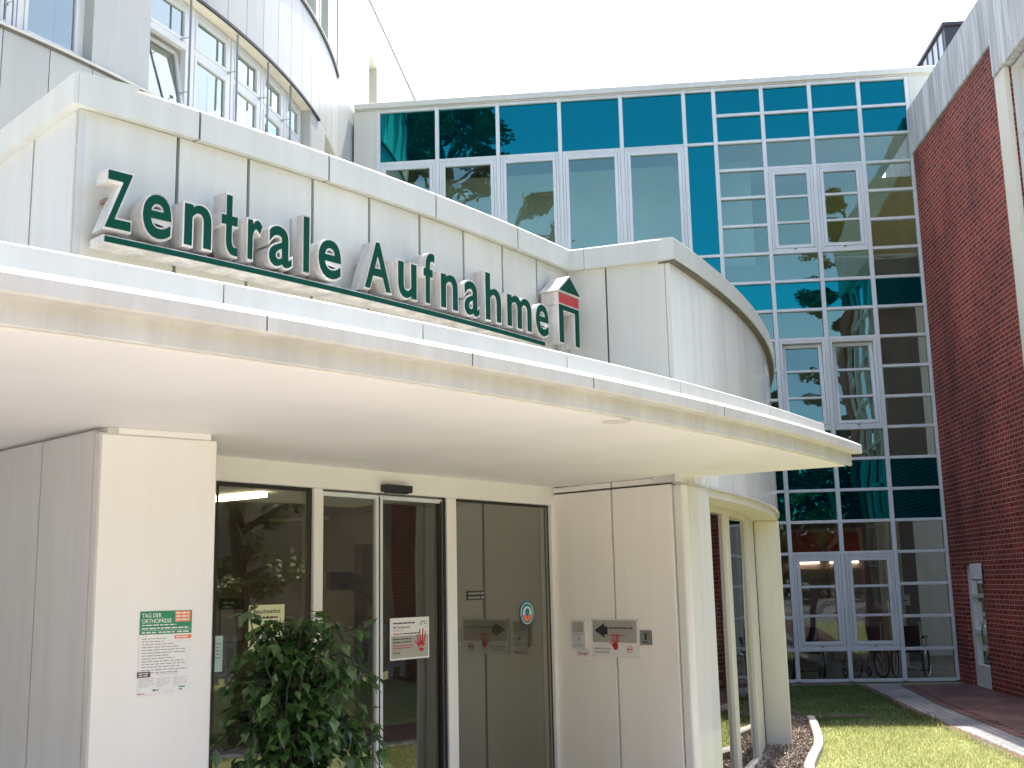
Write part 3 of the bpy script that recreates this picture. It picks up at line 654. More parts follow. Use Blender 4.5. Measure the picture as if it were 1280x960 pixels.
wing_window(-21.2,-17.3, 8.25, 9.95); wing_window(-17.2,-13.6, 8.25, 9.95); wing_window(-13.5,-10.0, 8.25, 9.95); wing_window(-9.9,-6.6, 8.25, 9.95)
pier(-6.5,-2.6); wing_window(-2.5, 2.4, 8.25, 9.95); pier(-36.6,-33.9); wing_window(-33.85,-32.65, 8.25, 9.95)
for k in range(6): wing_window(-40.6-k*4.5,-36.7-k*4.5, 8.25, 9.95); pier(-41.15-k*4.5,-40.65-k*4.5)
for a in (-33.2,-22.05,-17.55,-13.8,-10.35,-6.25): rod(a)
for k in range(10):
    a = -1.4 - k*4.1; wing_window(a-3.3, a, 11.76, 13.5); pier(a-4.1, a-3.302, 11.74, 13.51); 
mb = MB(PW); mb.sweep(rect(RW-.16, RW-.02, 11.74, 13.51), steps(-1.4, 3.0, 1)); mb.build('window_pier', M['wingc'], wg)
mb = MB(PW); mb.sweep(rect(RW-2.5, RW-2.4, .1, 14.7), steps(A0, A1, 2)); mb.build('interior_wall', M['intw'], wg)
mb = MB(PW)
for z in (11.0, 14.6, 7.2): mb.sweep(rect(RW-2.4, RW-.28, z, z+.2), steps(A0, A1, 2))
mb.build('floor_slab', M['intw'], wg)
# straight continuation
wx, wy, _ = PW(A1, RW, 0)
TWs = line(wx, wy, 84.0)
mb = MB(TWs)
SW = [(0,2.62),(3.40,12)]
for a, b in SW:
    mb.box(a, b, -.3, 0, 0, 14.78)
mb.box(2.62, 3.40, -.3, 0, 0, 11.8); mb.box(2.62, 3.40, -.3, 0, 13.52, 14.78); mb.build('straight_wall', M['wingc'], wg)
mb = MB(TWs); mb.box(2.62,3.40,-.34,-.22,11.8,13.52); mb.build('recessed_window', M['cream'], wg)
mb = MB(TWs); mb.box(0,12,-.3,.03,14.782,14.83); mb.build('roof_edge', M['greyp'], wg)
mb = MB(PW); mb.sweep(rect(RW-.3, RW+.03, 14.782, 14.83), steps(A0, A1, 1.2)); mb.build('roof_edge', M['greyp'], wg)
mb = MB(PW); mb.sweep([(.3,14.6),(RW-.3,14.6),(RW-.3,14.7),(.3,14.7)], steps(A0, A1, 3)); mb.build('roof', M['wingc'], wg)

# ------------------------------------------------------------------ entrance building
eb = thing('entrance_building', 'low white panel clad hospital entrance with curved canopy, glass doors and rounded corner', 'building', (0, 9, 0))
RS = 20.20; ZC0, ZC1 = 4.325, 4.50; ANG_L, ANG_I = -45.0, -32.86
seams = [-45.0,-43.39,-42.09,-40.757,-39.431,-38.10,-36.793,-35.49,-34.19,-32.86]
mb = MB(PF)
for a, b in zip(seams, seams[1:]): mb.sweep(rect(RS-.04, RS, 2.68, ZC0), steps(a+(.0 if a == -45 else .03), b-.03, .7))
mb.build('front_wall', M['clad'], eb)
mb = MB(PF); mb.sweep(rect(RS-.25, RS-.042, 2.66, ZC0-.002), steps(ANG_L+.12, ANG_I-.05, 1)); mb.build('wall_backing', M['seam'], eb)
# side wall running back on the left (radial line at -45 degrees)
lx, ly, _ = PF(ANG_L, RS, 0)
TS = line(lx, ly, 135.0, out=1)    # s runs inwards, d>0 towards the left
mb = MB(TS)
for a, b in ((.0,.56),(.58,1.16),(1.18,1.76),(1.78,2.4),(2.42,3.05),(3.07,5.6)): mb.box(a, b, -.04, 0, 2.68, ZC0)
mb.build('side_wall', M['cladg'], eb)
mb = MB(TS); mb.box(.02,5.6,-.25,-.042,2.66,ZC0-.002); mb.build('wall_backing', M['seam'], eb)
# return wall and drum
IX, IY, _ = PF(ANG_I, RS, 0)
OX, OY, _ = PD(-29.45, 17.75, 0)
ryaw = math.degrees(math.atan2(OY-IY, OX-IX)); rl = math.hypot(OX-IX, OY-IY)
TR = line(IX, IY, ryaw)
mb = MB(TR)
for a, b in ((0,.312),(.326,.795),(.809,rl)): mb.box(a, b, -.04, 0, 2.68, ZC0)
mb.build('return_wall', M['clad'], eb)
mb = MB(TR); mb.box(0.05,rl-.06,-.2,-.042,2.66,ZC0-.002); mb.build('wall_backing', M['seam'], eb)
mb = MB(PD); a = -29.45; ds = 1.57
while a < -6:
    mb.sweep(rect(17.71, 17.75, 2.59, ZC0), steps(a+.012, a+ds-.012, .6)); a += ds
mb.build('drum_wall', M['cladd'], eb)
mb = MB(PD); mb.sweep(rect(17.5, 17.705, 2.6, ZC0-.002), steps(-29.2,-6,1)); mb.build('wall_backing', M['lip'], eb)
# parapet caps
def capseg(T, st, R_):
    mb = MB(T); mb.sweep([(R_-.28,ZC0+.005),(R_-.27,ZC0+.02),(R_,ZC0),(R_,ZC1-.012),(R_-.012,ZC1),(R_-.30,ZC1+.02)], st); mb.build('parapet_cap', M['cap'], eb)
cs = [-45.1,-43.11,-40.52,-37.79,-35.12,-32.93]
for a, b in zip(cs, cs[1:]): capseg(PF, steps(a+.02, b-.02, .6), RS+.055)
mb = MB(PF); mb.sweep(rect(RS-.2, RS+.045, ZC0+.012, ZC1-.012), steps(-44.9,-33.0,1)); mb.build('cap_bracket', M['seam'], eb)
def capline(T, s0, s1):
    mb = MB(T); prof = [(-.28,ZC0+.005),(.055,ZC0),(.055,ZC1-.012),(.043,ZC1),(-.30,ZC1+.02)]
    rings = [[mb.pt((s, r, z)) for r, z in prof] for s in (s0, s1)]; n = len(prof)
    for k in range(n): mb.face((rings[0][k], rings[0][(k+1)%n], rings[1][(k+1)%n], rings[1][k]))
    mb.face(rings[0][::-1]); mb.face(rings[1]); mb.build('parapet_cap', M['cap'], eb)
capline(TS, -.052, 2.2); capline(TS, 2.215, 5.6); capline(TR, -.03, .155); capline(TR, .16, rl+.03)
a = -29.62
for b in (-24.5,-19,-13.5,-6): capseg(PD, steps(a, b-.02, .5), 17.815); a = b
mb = MB(PD); mb.sweep(rect(17.6, 17.80, ZC0-.016, ZC0-.001), steps(-29.5,-6,.6)); mb.build('cap_shadow_gap', M['seam'], eb)
mb = MB(); mb.prism([PF(a,RS-.2,0)[:2] for a in steps(-44.5,-33,1.5)] + [PD(a,17.5,0)[:2] for a in steps(-29,-6,2)] + [(2.2,20.4),(-2.9,20.4),(-5.6,12.5)], 4.25, 4.33); mb.build('roof', M['conc'], eb)

# canopy
ZS = 2.65; ca0, ca1 = -63.0, -31.05
cn = MB(PF); cn.sweep([(16.0,ZS),(22.165,ZS),(22.165,ZS+.06),(16.0,ZS+.06)], steps(ca0, ca1-.25, .7)); canopy = cn.build('canopy', M['soffit'], eb); lab(canopy, 'flat white canopy curving over the entrance')
mb = MB(PF); mb.sweep([(21.9,ZS+.063),(22.168,ZS+.063),(22.168,ZS+.008),(22.185,ZS+.008),(22.19,ZS+.014),(22.19,2.745),(22.262,2.742),(22.272,2.75),(22.272,2.802),(22.262,2.81),(22.215,2.836),(20.0,2.84),(20.0,2.80),(21.9,2.80)], steps(ca0, ca1, .5)); mb.build('drip_edge', M['lip'], canopy)
mb = MB(); cxs, cys = 1.2035, 6.60
mb.prism([(  .526+.075*math.cos(k*math.pi/12), 5.66+.075*math.sin(k*math.pi/12)) for k in range(24)], ZS-.002, ZS+.003); mb.build('blank_cover', mat('aged_cover_paint', (.66,.62,.575), .7), canopy)
us = [ca0,-50.5,-48.05,-45.56,-43.04,-40.5,-37.7,-34.5,-31.55]
mb = MB(PF)
for a, b in zip(us, us[1:]): mb.sweep([(21.99,2.842),(22.06,2.842),(22.06,2.958),(22.05,2.965),(21.99,2.968)], steps(a+.008, b-.008, .5))
mb.build('upstand', M['upst'], canopy)
mb = MB(PF); mb.sweep(rect(21.92, 21.988, 2.842, 2.955), steps(ca0, ca1-.6, 1)); mb.build('upstand_backing', M['seam'], canopy)
mb = MB(PF); mb.sweep(rect(20.205, 21.92, 2.842, 2.86), steps(ca0, ca1-.6, 1)); mb.build('canopy_roof', M['lip'], canopy)
for a in (-47.9,-45.42,-42.82,-40.69,-37.43):
    mb = MB(PF); mb.sweep(rect(22.2, 22.2735, 2.748, 2.804), [a-.006, a+.006]); mb.build('drip_joint', M['seam'], canopy)

# pillar on the left and lower side wall
PC = Vector((-2.013, 5.431)); PYAW = 39.58; pw_ = .605
TPi = line(PC.x, PC.y, PYAW)
mb = MB(TPi); mb.box(0, pw_, -1.0, 0, 0, 2.615); lp = mb.build('pillar', M['panelw'], eb, .006)
mb = MB(TPi); mb.box(.04, pw_-.03, -.9, -.012, 2.617, 2.649); mb.build('head_plate', M['soffit'], lp)
TL = line(PC.x, PC.y, 137.2, out=1)
mb = MB(TL)
for a, b in ((.05,.605),(.617,1.2),(1.212,1.8),(1.812,2.6),(2.612,4.2)): mb.box(a, b, -.03, .012, 0, 2.63)
mb.build('lower_side_wall', M['cladg'], eb)
mb = MB(TL); mb.box(.0,4.2,-.3,-.032,0,2.648); mb.box(.0,.046,-.03,.008,0,2.62); mb.build('wall_backing', M['lip'], eb)

# door wall
DX, DY, DYAW = -1.7976, 6.7719, 53.066
TD = line(DX, DY, DYAW)
mb = MB(TD); mb.box(-.12,3.56,-.14,.02,2.50,2.655); mb.build('door_header', M['panelw'], eb, .005)
for a, b in ((-.12,-.02),(.777,.857),(2.12,2.23),(3.478,3.56)):
    mb = MB(TD); mb.box(a, b, -.10, .02, 0, 2.499); mb.build('door_post', M['panelw'], eb, .005)
mb = MB(TD); mb.box(2.093,2.115,-.05,.006,0,2.495); mb.build('gasket', M['rubber'], eb)
for x0, x1, zz in ((.0,.777,2.474),(2.235,3.467,2.478)):
    mb = MB(TD); mb.poly([(x0,-.004,0),(x0+.02,-.004,0),(x0+.02,-.004,zz),(x1-.022,-.004,zz),(x1-.022,-.004,0),(x1,-.004,0),(x1,-.004,2.497),(x0,-.004,2.497)]); mb.build('gasket', M['rubber'], eb, fix=False)
def dpane(a, b, z0, z1, d, parent, name='pane', m=None):
    mb = MB(TD); mb.poly([(a,d,z0),(b,d,z0),(b,d,z1),(a,d,z1)]); return mb.build(name, m or M['doorgl'], parent, fix=False)
dpane(.01,.77,.05,2.49,-.02,eb,'window_pane'); dpane(2.24,3.47,.05,2.49,-.02,eb,'window_pane',M['sideg'])
for a, b, lb in ((.857,1.418,'left sliding door leaf'),(1.418,2.115,'right sliding door leaf')):
    mb = MB(TD)
    st = (a+.006, a+.028, b-.03, b-.004) if a < 1 else (a+.004, a+.036, b-.026, b-.004)
    mb.box(st[0],st[1],-.05,-.005,.01,2.485); mb.box(st[2],st[3],-.05,-.005,.01,2.485); mb.box(st[1],st[2],-.05,-.005,2.455,2.485); mb.box(st[1],st[2],-.05,-.005,.01,.07)
    dl = mb.build('sliding_door', M['framec'], eb, .004); lab(dl, lb)
    dpane(st[1]-.005, st[2]+.005, .05, 2.47, -.03, dl)
    mb = MB(TD); x = st[3]-.002 if a < 1 else st[2]-.02; mb.box(x, x+.018 if a > 1 else x+.008, -.045, -.002, .05, 2.47); mb.build('gasket', M['rubber'], dl)
mb = MB(TD); mb.box(1.398,1.668,.022,.085,2.505,2.556); mb.box(1.42,1.64,.03,.07,2.497,2.505); mb.build('door_sensor', M['black'], eb, .012, seg=2)

# lobby behind the doors
mb = MB(TD); mb.box(-.3,3.6,-5.1,-5.0,0,2.64); mb.box(-.36,-.3,-5.1,-.15,0,2.64); mb.box(3.52,3.6,-5.0,-.15,0,2.64); mb.build('lobby_wall', M['intl'], eb)
mb = MB(TD); mb.box(-.3,3.52,-5.0,-.15,2.56,2.60); mb.build('lobby_ceiling', M['intw'], eb)
mb = MB(TD); mb.box(-.3,3.52,-5.0,-.1,-.05,.004); mb.build('lobby_floor', M['intf'], eb)
mb = MB(TD); mb.box(.55,.62,-2.1,-2.0,0,2.3); mb.box(1.35,1.42,-2.1,-2.0,0,2.3); mb.box(.55,1.42,-2.1,-2.0,2.3,2.38); mb.build('inner_door_frame', M['intp'], eb)
for a, b in ((1.15,1.21),):
    mb = MB(TD); mb.box(a, b, -2.7, -.95, 2.52, 2.556); mb.build('ceiling_light', M['tube2'], eb)
# crucifix in the lobby
cx_ = thing('crucifix', 'large dark wooden crucifix standing in the lobby behind the sliding doors', 'crucifix', TD(2.78,-1.5,0))
mb = MB(TD); mb.box(2.71,2.85,-1.55,-1.45,0.0,2.22); mb.build('upright', M['wood'], cx_, .006)
mb = MB(TD); mb.box(2.28,3.28,-1.449,-1.40,1.83,1.98); mb.build('crossbeam', M['wood'], cx_, .006)
def cq(*p): return [(x+1.16, y, z+.02) for x, y, z in p]
mb = MB(TD); mb.tube(cq((1.62,-1.38,.85),(1.60,-1.36,1.1),(1.63,-1.33,1.35),(1.62,-1.36,1.55),(1.62,-1.37,1.75)), [.035,.055,.075,.095,.06], 10)
mb.tube(cq((1.62,-1.36,1.72),(1.4,-1.37,1.82),(1.22,-1.385,1.88)), [.05,.035,.02], 8); mb.tube(cq((1.62,-1.36,1.72),(1.85,-1.37,1.82),(2.02,-1.385,1.88)), [.05,.035,.02], 8); mb.tube(cq((1.60,-1.33,1.74),(1.59,-1.30,1.82),(1.585,-1.30,1.90)), [.04,.06,.03], 8)
mb.build('carved_figure', M['wood'], cx_, smooth=True)

# right panel wall of the porch and rounded corner
QX, QY, QYAW = .3158, 9.5832, -43.947
TQ = line(QX, QY, QYAW)
mb = MB(TQ)
for a, b in ((.012,.641),(.661,1.252)):
    mb.box(a, b, -.03, 0, 0, 2.588); mb.box(a, b, -.03, -.004, 2.604, 2.647)
mb.build('porch_panel_wall', M['porchw'], eb, .002)
mb = MB(TQ); mb.box(.0,1.28,-.2,-.032,0,2.648); mb.build('wall_backing', M['seam'], eb)
mb = MB(TQ); mb.box(-.02,.010,-.05,.012,0,2.646); mb.build('corner_trim', M['panelw'], eb)
# screws
mb = MB(TQ)
for z in (2.4,1.9,1.4,.9):
    mb.box(.03,.037,0,.004,z,z+.007)
mb.build('screws', M['steel'], eb)
sx, sy, _ = TQ(1.27, 0, 0)
cxp = [TQ(1.262,-.02,0)[:2], TQ(1.268,0,0)[:2], TQ(1.345,-.0,0)[:2]] + [PD(a,17.75,0)[:2] for a in (-28.95,-28.3,-27.75,-27.25)] + [PD(-27.25,17.40,0)[:2], TQ(1.24,-.25,0)[:2]]
mb = MB(); mb.prism(cxp, 0, 2.578); mb.build('corner_column', M['cladd'], eb, .012, seg=2)
mb = MB(); mb.prism([(x,y) for x,y in cxp], 2.592, 2.648); mb.build('column_head', M['panelw'], eb)
mb = MB(PD); mb.sweep(rect(17.36, 17.75, 0, 2.51), steps(-13.85,-7.5,.6)); mb.build('drum_column', M['cream'], eb, .01)
mb = MB(PD); mb.sweep(rect(17.36, 17.735, 2.512, 2.588), steps(-27.25,-7.5,.6)); mb.build('lintel', M['cream'], eb)
mb = MB(PD); mb.sweep(rect(17.752-.1, 17.765, 2.575, 2.595), steps(-29.0,-6,.6)); mb.build('drum_edge_trim', M['lip'], eb)
# recessed drum window
RG = 17.44
mb = MB(PD)
for a, b in ((-27.2,-26.9),(-24.4,-24.1),(-22.15,-21.55),(-17.75,-17.25)): mb.sweep(rect(RG-.06, RG+.035, .02, 2.51), steps(a, b, .5))
mb.sweep(rect(RG-.06, RG+.03, .0, .05), steps(-27.2,-17.0,.5)); mb.sweep(rect(RG-.06, RG+.03, 2.46, 2.511), steps(-27.2,-17.0,.5))
dw = mb.build('drum_window', M['cream'], eb, .004)
for a, b in ((-26.9,-24.4),(-24.1,-22.15),(-21.55,-17.75)):
    mb = MB(PD); mb.poly([(a,RG,.04),(b,RG,.04),(b,RG,2.47),(a,RG,2.47)]); mb.build('pane', M['drumgl'], dw, fix=False)
mb = MB(PD); mb.sweep(rect(RG-.05, RG+.02, 0, 2.51), steps(-17.24,-13.98,.4)); mb.build('blind_panel', M['cream'], dw)
mb = MB(PD); mb.sweep(rect(RG-.0, RG+.028, 0, 2.50), [-13.97,-13.86]); mb.build('jamb_joint', M['rubber'], dw)
mb = MB(PD); mb.sweep(rect(RG+.03, RG+.08, -.03, .004), steps(-27,-13.9,.5)); mb.build('base_rail', M['greyp'], dw)
mb = MB(PD); mb.sweep(rect(15.0, 15.1, 0, 2.6), steps(-30,-7,2)); mb.build('interior_wall', M['intd'], eb)
mb = MB(PD); mb.sweep(rect(13.0, 17.7, 2.52, 2.58), steps(-26,-7,2)); mb.build('interior_ceiling', M['intw'], eb)

# ------------------------------------------------------------------ illuminated letter sign
RFACE = 20.385; DEP = .125
sg = thing('letter_sign', 'raised green letter sign with underline and house emblem above the canopy', 'sign', PF(-39, RS, 3.6))
LET = [('Z',-44.801,-44.356),('e',-44.233,-43.731),('n',-43.567,-43.061),('t',-42.926,-42.609),('r',-42.449,-42.143),('a',-42.056,-41.565),('l',-41.374,-41.218),('e',-41.064,-40.532),('A',-40.044,-39.372),('u',-39.241,-38.726),('f',-38.582,-38.253),('n',-38.114,-37.594),('a',-37.443,-36.948),('h',-36.796,-36.254),('m',-36.095,-35.203),('e',-35.083,-34.565)]
ZB = 3.662
def zmap(ch, y):
    if ch in 'ZA': return ZB + y*(.292/.682)
    if ch in 'lfh':  # taller ascenders
        return ZB + (y*(.218/.452) if y <= .452 else .218 + (y-.452)*(.108/.235))
    if ch == 't': return ZB + (y*(.218/.452) if y <= .46 else .222 + (y-.46)*.9)
    return ZB + y*(.218/.452)
for ch, a0, a1 in LET:
    rim = .012
    for layer in (0, 1):
        off = .036 if layer == 0 else .012
        V, F = glyphs(ch, off, .5)
        xa, xb = min(v[0] for v in V), max(v[0] for v in V)
        if layer == 0: X0, X1 = a0, a1; ref = (xa, xb); Rf, dp = RFACE, DEP
        else: Rf, dp = RFACE+.004, .01
        mb = MB(PF); k = (X1-X0)/(ref[1]-ref[0])
        for v in V: mb.pt((X0 + (v[0]-ref[0])*k, Rf + (v[2]-.5)*dp, zmap(ch, v[1])))
        for q in F: mb.face(q)
        if layer == 0:
            lo = mb.build('letter', M['lwhite'], sg, fix=False); lab(lo, 'letter %s' % ch); am = (a0+a1)/2
            for q in ((.02,.045,.06),(.17,.19,.05)):
                bk = MB(PF); bk.sweep(rect(RS, RFACE-DEP+.01, ZB+q[0], ZB+q[1]), [am-q[2], am+q[2]]); bk.build('mounting_bracket', M['dirt'], lo)
        else: mb.build('letter_face', M['green'], lo, fix=False)
mb = MB(PF); mb.sweep(rect(RFACE-DEP-.02, RFACE-.0, 3.572, 3.616), steps(-44.80,-34.72,.5)); ub = mb.build('underline_bar', M['lwhite'], sg, .002)
mb = MB(PF); mb.sweep(rect(RFACE+.0005, RFACE+.004, 3.579, 3.609), steps(-44.77,-34.75,.5)); mb.build('underline_face', M['green'], ub)
for k in range(22):
    a = -44.6 + k*.46; mb = MB(PF); mb.sweep(rect(RS, RFACE-.03, 3.618, 3.63), [a-.04, a+.08]); mb.build('support_bracket', M['dirt'], sg)
# house emblem
ha, hb = -34.20, -33.28; hz = 3.640
mb = MB(PF)
def hp(u, v): return (mix(ha, hb, u), hz + v)
def extr(mb, pts, r0, r1):
    f_ = [mb.pt((a, r1, z)) for a, z in pts]; b_ = [mb.pt((a, r0, z)) for a, z in pts]; n = len(pts)
    mb.face(f_); mb.face(b_[::-1])
    for k in range(n): mb.face((f_[k], f_[(k+1)%n], b_[(k+1)%n], b_[k]))
extr(mb, [hp(.02,0),hp(.25,0),hp(.25,.30),hp(.02,.30)], RS+.03, RFACE); extr(mb, [hp(.74,0),hp(.97,0),hp(.97,.30),hp(.74,.30)], RS+.03, RFACE); extr(mb, [hp(.25,.262),hp(.74,.262),hp(.74,.30),hp(.25,.30)], RS+.03, RFACE)
extr(mb, [hp(.02,.302),hp(.97,.302),hp(.97,.404),hp(.02,.404)], RS+.03, RFACE); extr(mb, [hp(-.06,.406),hp(1.05,.406),hp(.5,.555)], RS+.03, RFACE+.012)
em = mb.build('house_emblem', M['lwhite'], sg, .002)
mb = MB(PF); extr(mb, [hp(.05,.01),hp(.22,.01),hp(.22,.268),hp(.77,.268),hp(.77,.01),hp(.94,.01),hp(.94,.305),hp(.05,.305)], RFACE+.001, RFACE+.005); mb.build('portal_face', M['green'], em)
mb = MB(PF); extr(mb, [hp(.05,.318),hp(.94,.318),hp(.94,.396),hp(.05,.396)], RFACE+.001, RFACE+.005); mb.build('band_face', M['red'], em)
mb = MB(PF); extr(mb, [hp(.03,.414),hp(.96,.414),hp(.5,.540)], RFACE+.013, RFACE+.017); mb.build('gable_face', M['green'], em)

# ------------------------------------------------------------------ posters, stickers, call panels
def board(name, T, s0, s1, z0, z1, d, m, label, cat, th=.003):
    mb = MB(T); mb.box(s0, s1, d, d+th, z0, z1); o = mb.build(name, m); return tag(o, label, cat)
def prt(name, fn, T, m, parent):
    mb = MB(T); fn(mb); return mb.build(name, m, parent, fix=False)
# TAG DER ORTHOPAEDIE poster on the pillar
k = .963
s0, s1, zt, zbm = .2245, .4905, 1.7515, 1.351
po = board('poster', TPi, s0, s1, zbm, zt, .002, M['paper'], 'white poster with green heading TAG DER ORTHOPÄDIE on the left pillar', 'poster', .002)
d = .0045; W_ = s1-s0
prt('green_heading', lambda b: prect(b, s0, s1, zt-.112, zt, d), TPi, M['pgreen'], po)
prt('orange_box', lambda b: prect(b, s0+W_*.67, s1-.008, zt-.055, zt-.002, d+.0006), TPi, M['porange'], po)
def tx(b):
    put_text(b, 'TAG DER', s0+.010, zt-.030, .019, .098, d+.0012, .012); put_text(b, 'ORTHOPÄDIE', s0+.010, zt-.057, .019, .150, d+.0012, .012)
    bars(b, s0+.010, s0+.185, zt-.070, .005, d+.0012, 1); bars(b, s0+.010, s1-.012, zt-.086, .006, d+.0012, 2); bars(b, s0+.010, s0+.085, zt-.106, .006, d+.0012, 3); bars(b, s0+.095, s0+.18, zt-.106, .006, d+.0012, 4); bars(b, s0+.19, s1-.012, zt-.106, .006, d+.0012, 5)
    prect(b, s0+.004, s1-.004, zt-.0935, zt-.092, d+.0012)
    for j in range(3): bars(b, s0+W_*.69, s1-.016, zt-.016-j*.016, .007, d+.0014, 10+j)
prt('white_lettering', tx, TPi, M['paper'], po)
prt('orange_tag', lambda b: prect(b, s0+W_*.67, s1, zt-.137, zt-.119, d), TPi, M['porange'], po)
prt('orange_tag_text', lambda b: bars(b, s0+W_*.70, s1-.012, zt-.131, .006, d+.0008, 17), TPi, M['paper'], po)
def tl(b):
    for j in range(13): bars(b, s0+.014, s1-.02, zt-.135-j*.0135, .0045, d, 30+j, (.55,.5,.72,.82,.95,.95,.6,.7,.92,.97,.85,1,.8)[j])
prt('text_lines', tl, TPi, M['inkg'], po)
prt('brown_box', lambda b: prect(b, s0-.004, s0+.062, zt-.315, zt-.288, d), TPi, M['pbrown'], po)
prt('brown_box_text', lambda b: [bars(b, s0+.003, s0+.055, zt-.299-j*.010, .0045, d+.0008, 50+j) for j in range(2)], TPi, M['paper'], po)
for c0_, c1_ in ((.008,.085),(.095,.165),(.178,.25)):
    prt('small_print', lambda b: [bars(b, s0+c0_, s0+c1_, zt-.324-j*.0075, .003, d, 60+j+int(c0_*900), .95 if j < 5 else .5) for j in range(6)], TPi, M['inkl'], po)
prt('small_heading', lambda b: bars(b, s0+.09, s0+.2, zt-.305, .004, d, 71), TPi, M['inkl'], po)
prt('address_line', lambda b: bars(b, s0+.14, s0+.19, zt-.388, .003, d, 72), TPi, M['inkl'], po)
prt('green_signet', lambda b: (bars(b, s0+.075, s0+.105, zt-.382, .008, d, 73), bars(b, s1-.058, s1-.02, zt-.372, .006, d, 74), bars(b, s1-.058, s1-.04, zt-.384, .006, d, 75)), TPi, M['pgreen'], po)
prt('red_signet', lambda b: bars(b, s0+.0, s0+.035, zt-.394, .004, d, 76), TPi, M['pred'], po)

# paper on the right sliding door
s0, s1, zbm, zt = 1.545, 1.957, 1.338, 1.628
pp = board('door_paper', TD, s0, s1, zbm, zt, -.0285, M['paper'], 'white and grey paper with red hand print on the right sliding door', 'poster', .002)
d = -.026
prt('grey_field', lambda b: prect(b, s0+.012, s1-.012, zbm+.012, zt-.125, d), TD, M['pbeige'], pp)
def fa(b):
    bars(b, s0+.03, s0+.26, zt-.042, .010, d+.001, 81); put_text(b, 'Bei Verdacht auf', s0+.03, zt-.072, .016, .175, d+.001, .012)
    bars(b, s0+.13, s0+.30, zt-.115, .008, d+.001, 82)
    bars(b, s0+.03, s0+.22, zt-.150, .007, d+.001, 83); bars(b, s0+.03, s0+.22, zt-.172, .007, d+.001, 84); bars(b, s0+.03, s0+.10, zt-.245, .006, d+.001, 88)
prt('black_text', fa, TD, M['ink'], pp)
prt('grey_heading', lambda b: put_text(b, 'CORONA', s0+.03, zt-.094, .014, .10, d+.001), TD, M['inkg'], pp)
prt('red_text', lambda b: (bars(b, s0+.03, s0+.12, zt-.115, .008, d+.001, 85), bars(b, s0+.03, s0+.24, zt-.196, .006, d+.001, 86), bars(b, s0+.03, s0+.22, zt-.212, .006, d+.001, 87)), TD, M['pred'], pp)
prt('green_signet', lambda b: (bars(b, s1-.095, s1-.03, zt-.035, .007, d+.001, 89), bars(b, s1-.10, s1-.075, zt-.055, .010, d+.001, 90), bars(b, s1-.06, s1-.03, zt-.05, .006, d+.001, 91)), TD, M['pgreen'], pp)
prt('red_hand', lambda b: hand_shape(b, s1-.085, zbm+.125, .17, d+.002), TD, M['pred'], pp)
prt('hand_text', lambda b: put_text(b, 'STOP', s1-.115, zbm+.07, .018, .06, d+.005, .01), TD, M['paper'], pp)

# black plate and round sticker on the right pane
bp_ = board('door_plate', TD, 2.385, 2.605, 1.733, 1.803, -.0185, M['black'], 'small black plate with two lines of white lettering on the right glass pane', 'sign', .003)
prt('lettering', lambda b: [(bars(b, 2.40, 2.55, 1.778-j*.032, .012, -.0148, 95+j), bars(b, 2.56, 2.595, 1.776-j*.032, .016, -.0148, 98+j)) for j in range(2)], TD, M['inkg'], bp_)
st = tag(MB(TD).build('x', M['teal']), 'round teal and orange sticker on the right glass pane', 'sticker') if False else None
def disc(b, c, z, r, d, n=36, a0=0, a1=360, sx=1.0):
    pts = [(c+sx*r*math.cos(R(mix(a0,a1,k/n))), d, z+r*math.sin(R(mix(a0,a1,k/n)))) for k in range(n + (0 if a1-a0 == 360 else 1))]; b.poly(pts)
mb = MB(TD); disc(mb, 3.15, 1.612, .100, -.0165, sx=1.0); stk = tag(mb.build('round_sticker', M['teal']), 'round teal sticker with orange centre on the right glass pane', 'sticker')
prt('lower_ring', lambda b: disc(b, 3.15, 1.612, .100, -.0158, a0=190, a1=350, sx=1.0), TD, M['navy'], stk)
prt('white_ring', lambda b: disc(b, 3.15, 1.612, .086, -.0151, sx=1.0), TD, M['paper'], stk)
prt('inner_ring', lambda b: disc(b, 3.15, 1.612, .079, -.0144, sx=1.0), TD, M['teal'], stk)
prt('white_field', lambda b: disc(b, 3.15, 1.608, .060, -.0137, sx=1.0), TD, M['paper'], stk)
prt('orange_field', lambda b: disc(b, 3.15, 1.608, .060, -.0130, a0=185, a1=355, sx=1.0), TD, M['porange'], stk)
prt('tree_mark', lambda b: (disc(b, 3.15, 1.622, .032, -.0123, sx=1.0), b.poly([(3.142,-.0123,1.575),(3.158,-.0123,1.575),(3.156,-.0123,1.61),(3.144,-.0123,1.61)])), TD, M['teal'], stk)

# notices inside the left pane
nd = board('notice_board', TD, .086, .276, 1.53, 1.80, -.06, M['black'], 'dark framed notice hanging behind the left glass pane', 'notice', .008)
prt('notice_sheet', lambda b: prect(b, .096, .266, 1.54, 1.73, -.0515), TD, M['intp'], nd)
prt('lettering', lambda b: (bars(b, .11, .20, 1.765, .010, -.051, 101), bars(b, .11, .18, 1.745, .006, -.051, 102)), TD, M['inkl'], nd)
yp = board('yellow_notice', TD, .279, .564, 1.475, 1.752, -.0185, M['papery'], 'pale yellow notice behind the left glass pane above the shrub', 'notice', .003)
prt('lettering', lambda b: (put_text(b, 'Besuchsverbot', .315, 1.70, .026, .215, -.0147, .014), bars(b, .345, .51, 1.668, .012, -.0147, 103), bars(b, .32, .52, 1.60, .008, -.0147, 104), bars(b, .32, .50, 1.57, .008, -.0147, 105)), TD, M['ink'], yp)
cp = board('green_notice', TD, .004, .085, 1.372, 1.58, -.0185, M['paperc'], 'pale green notice at the edge of the left glass pane beside the pillar', 'notice', .003)
prt('lettering', lambda b: [bars(b, .012, .075, 1.53-j*.02, .006, -.0147, 106+j) for j in range(5)], TD, M['inkg'], cp)

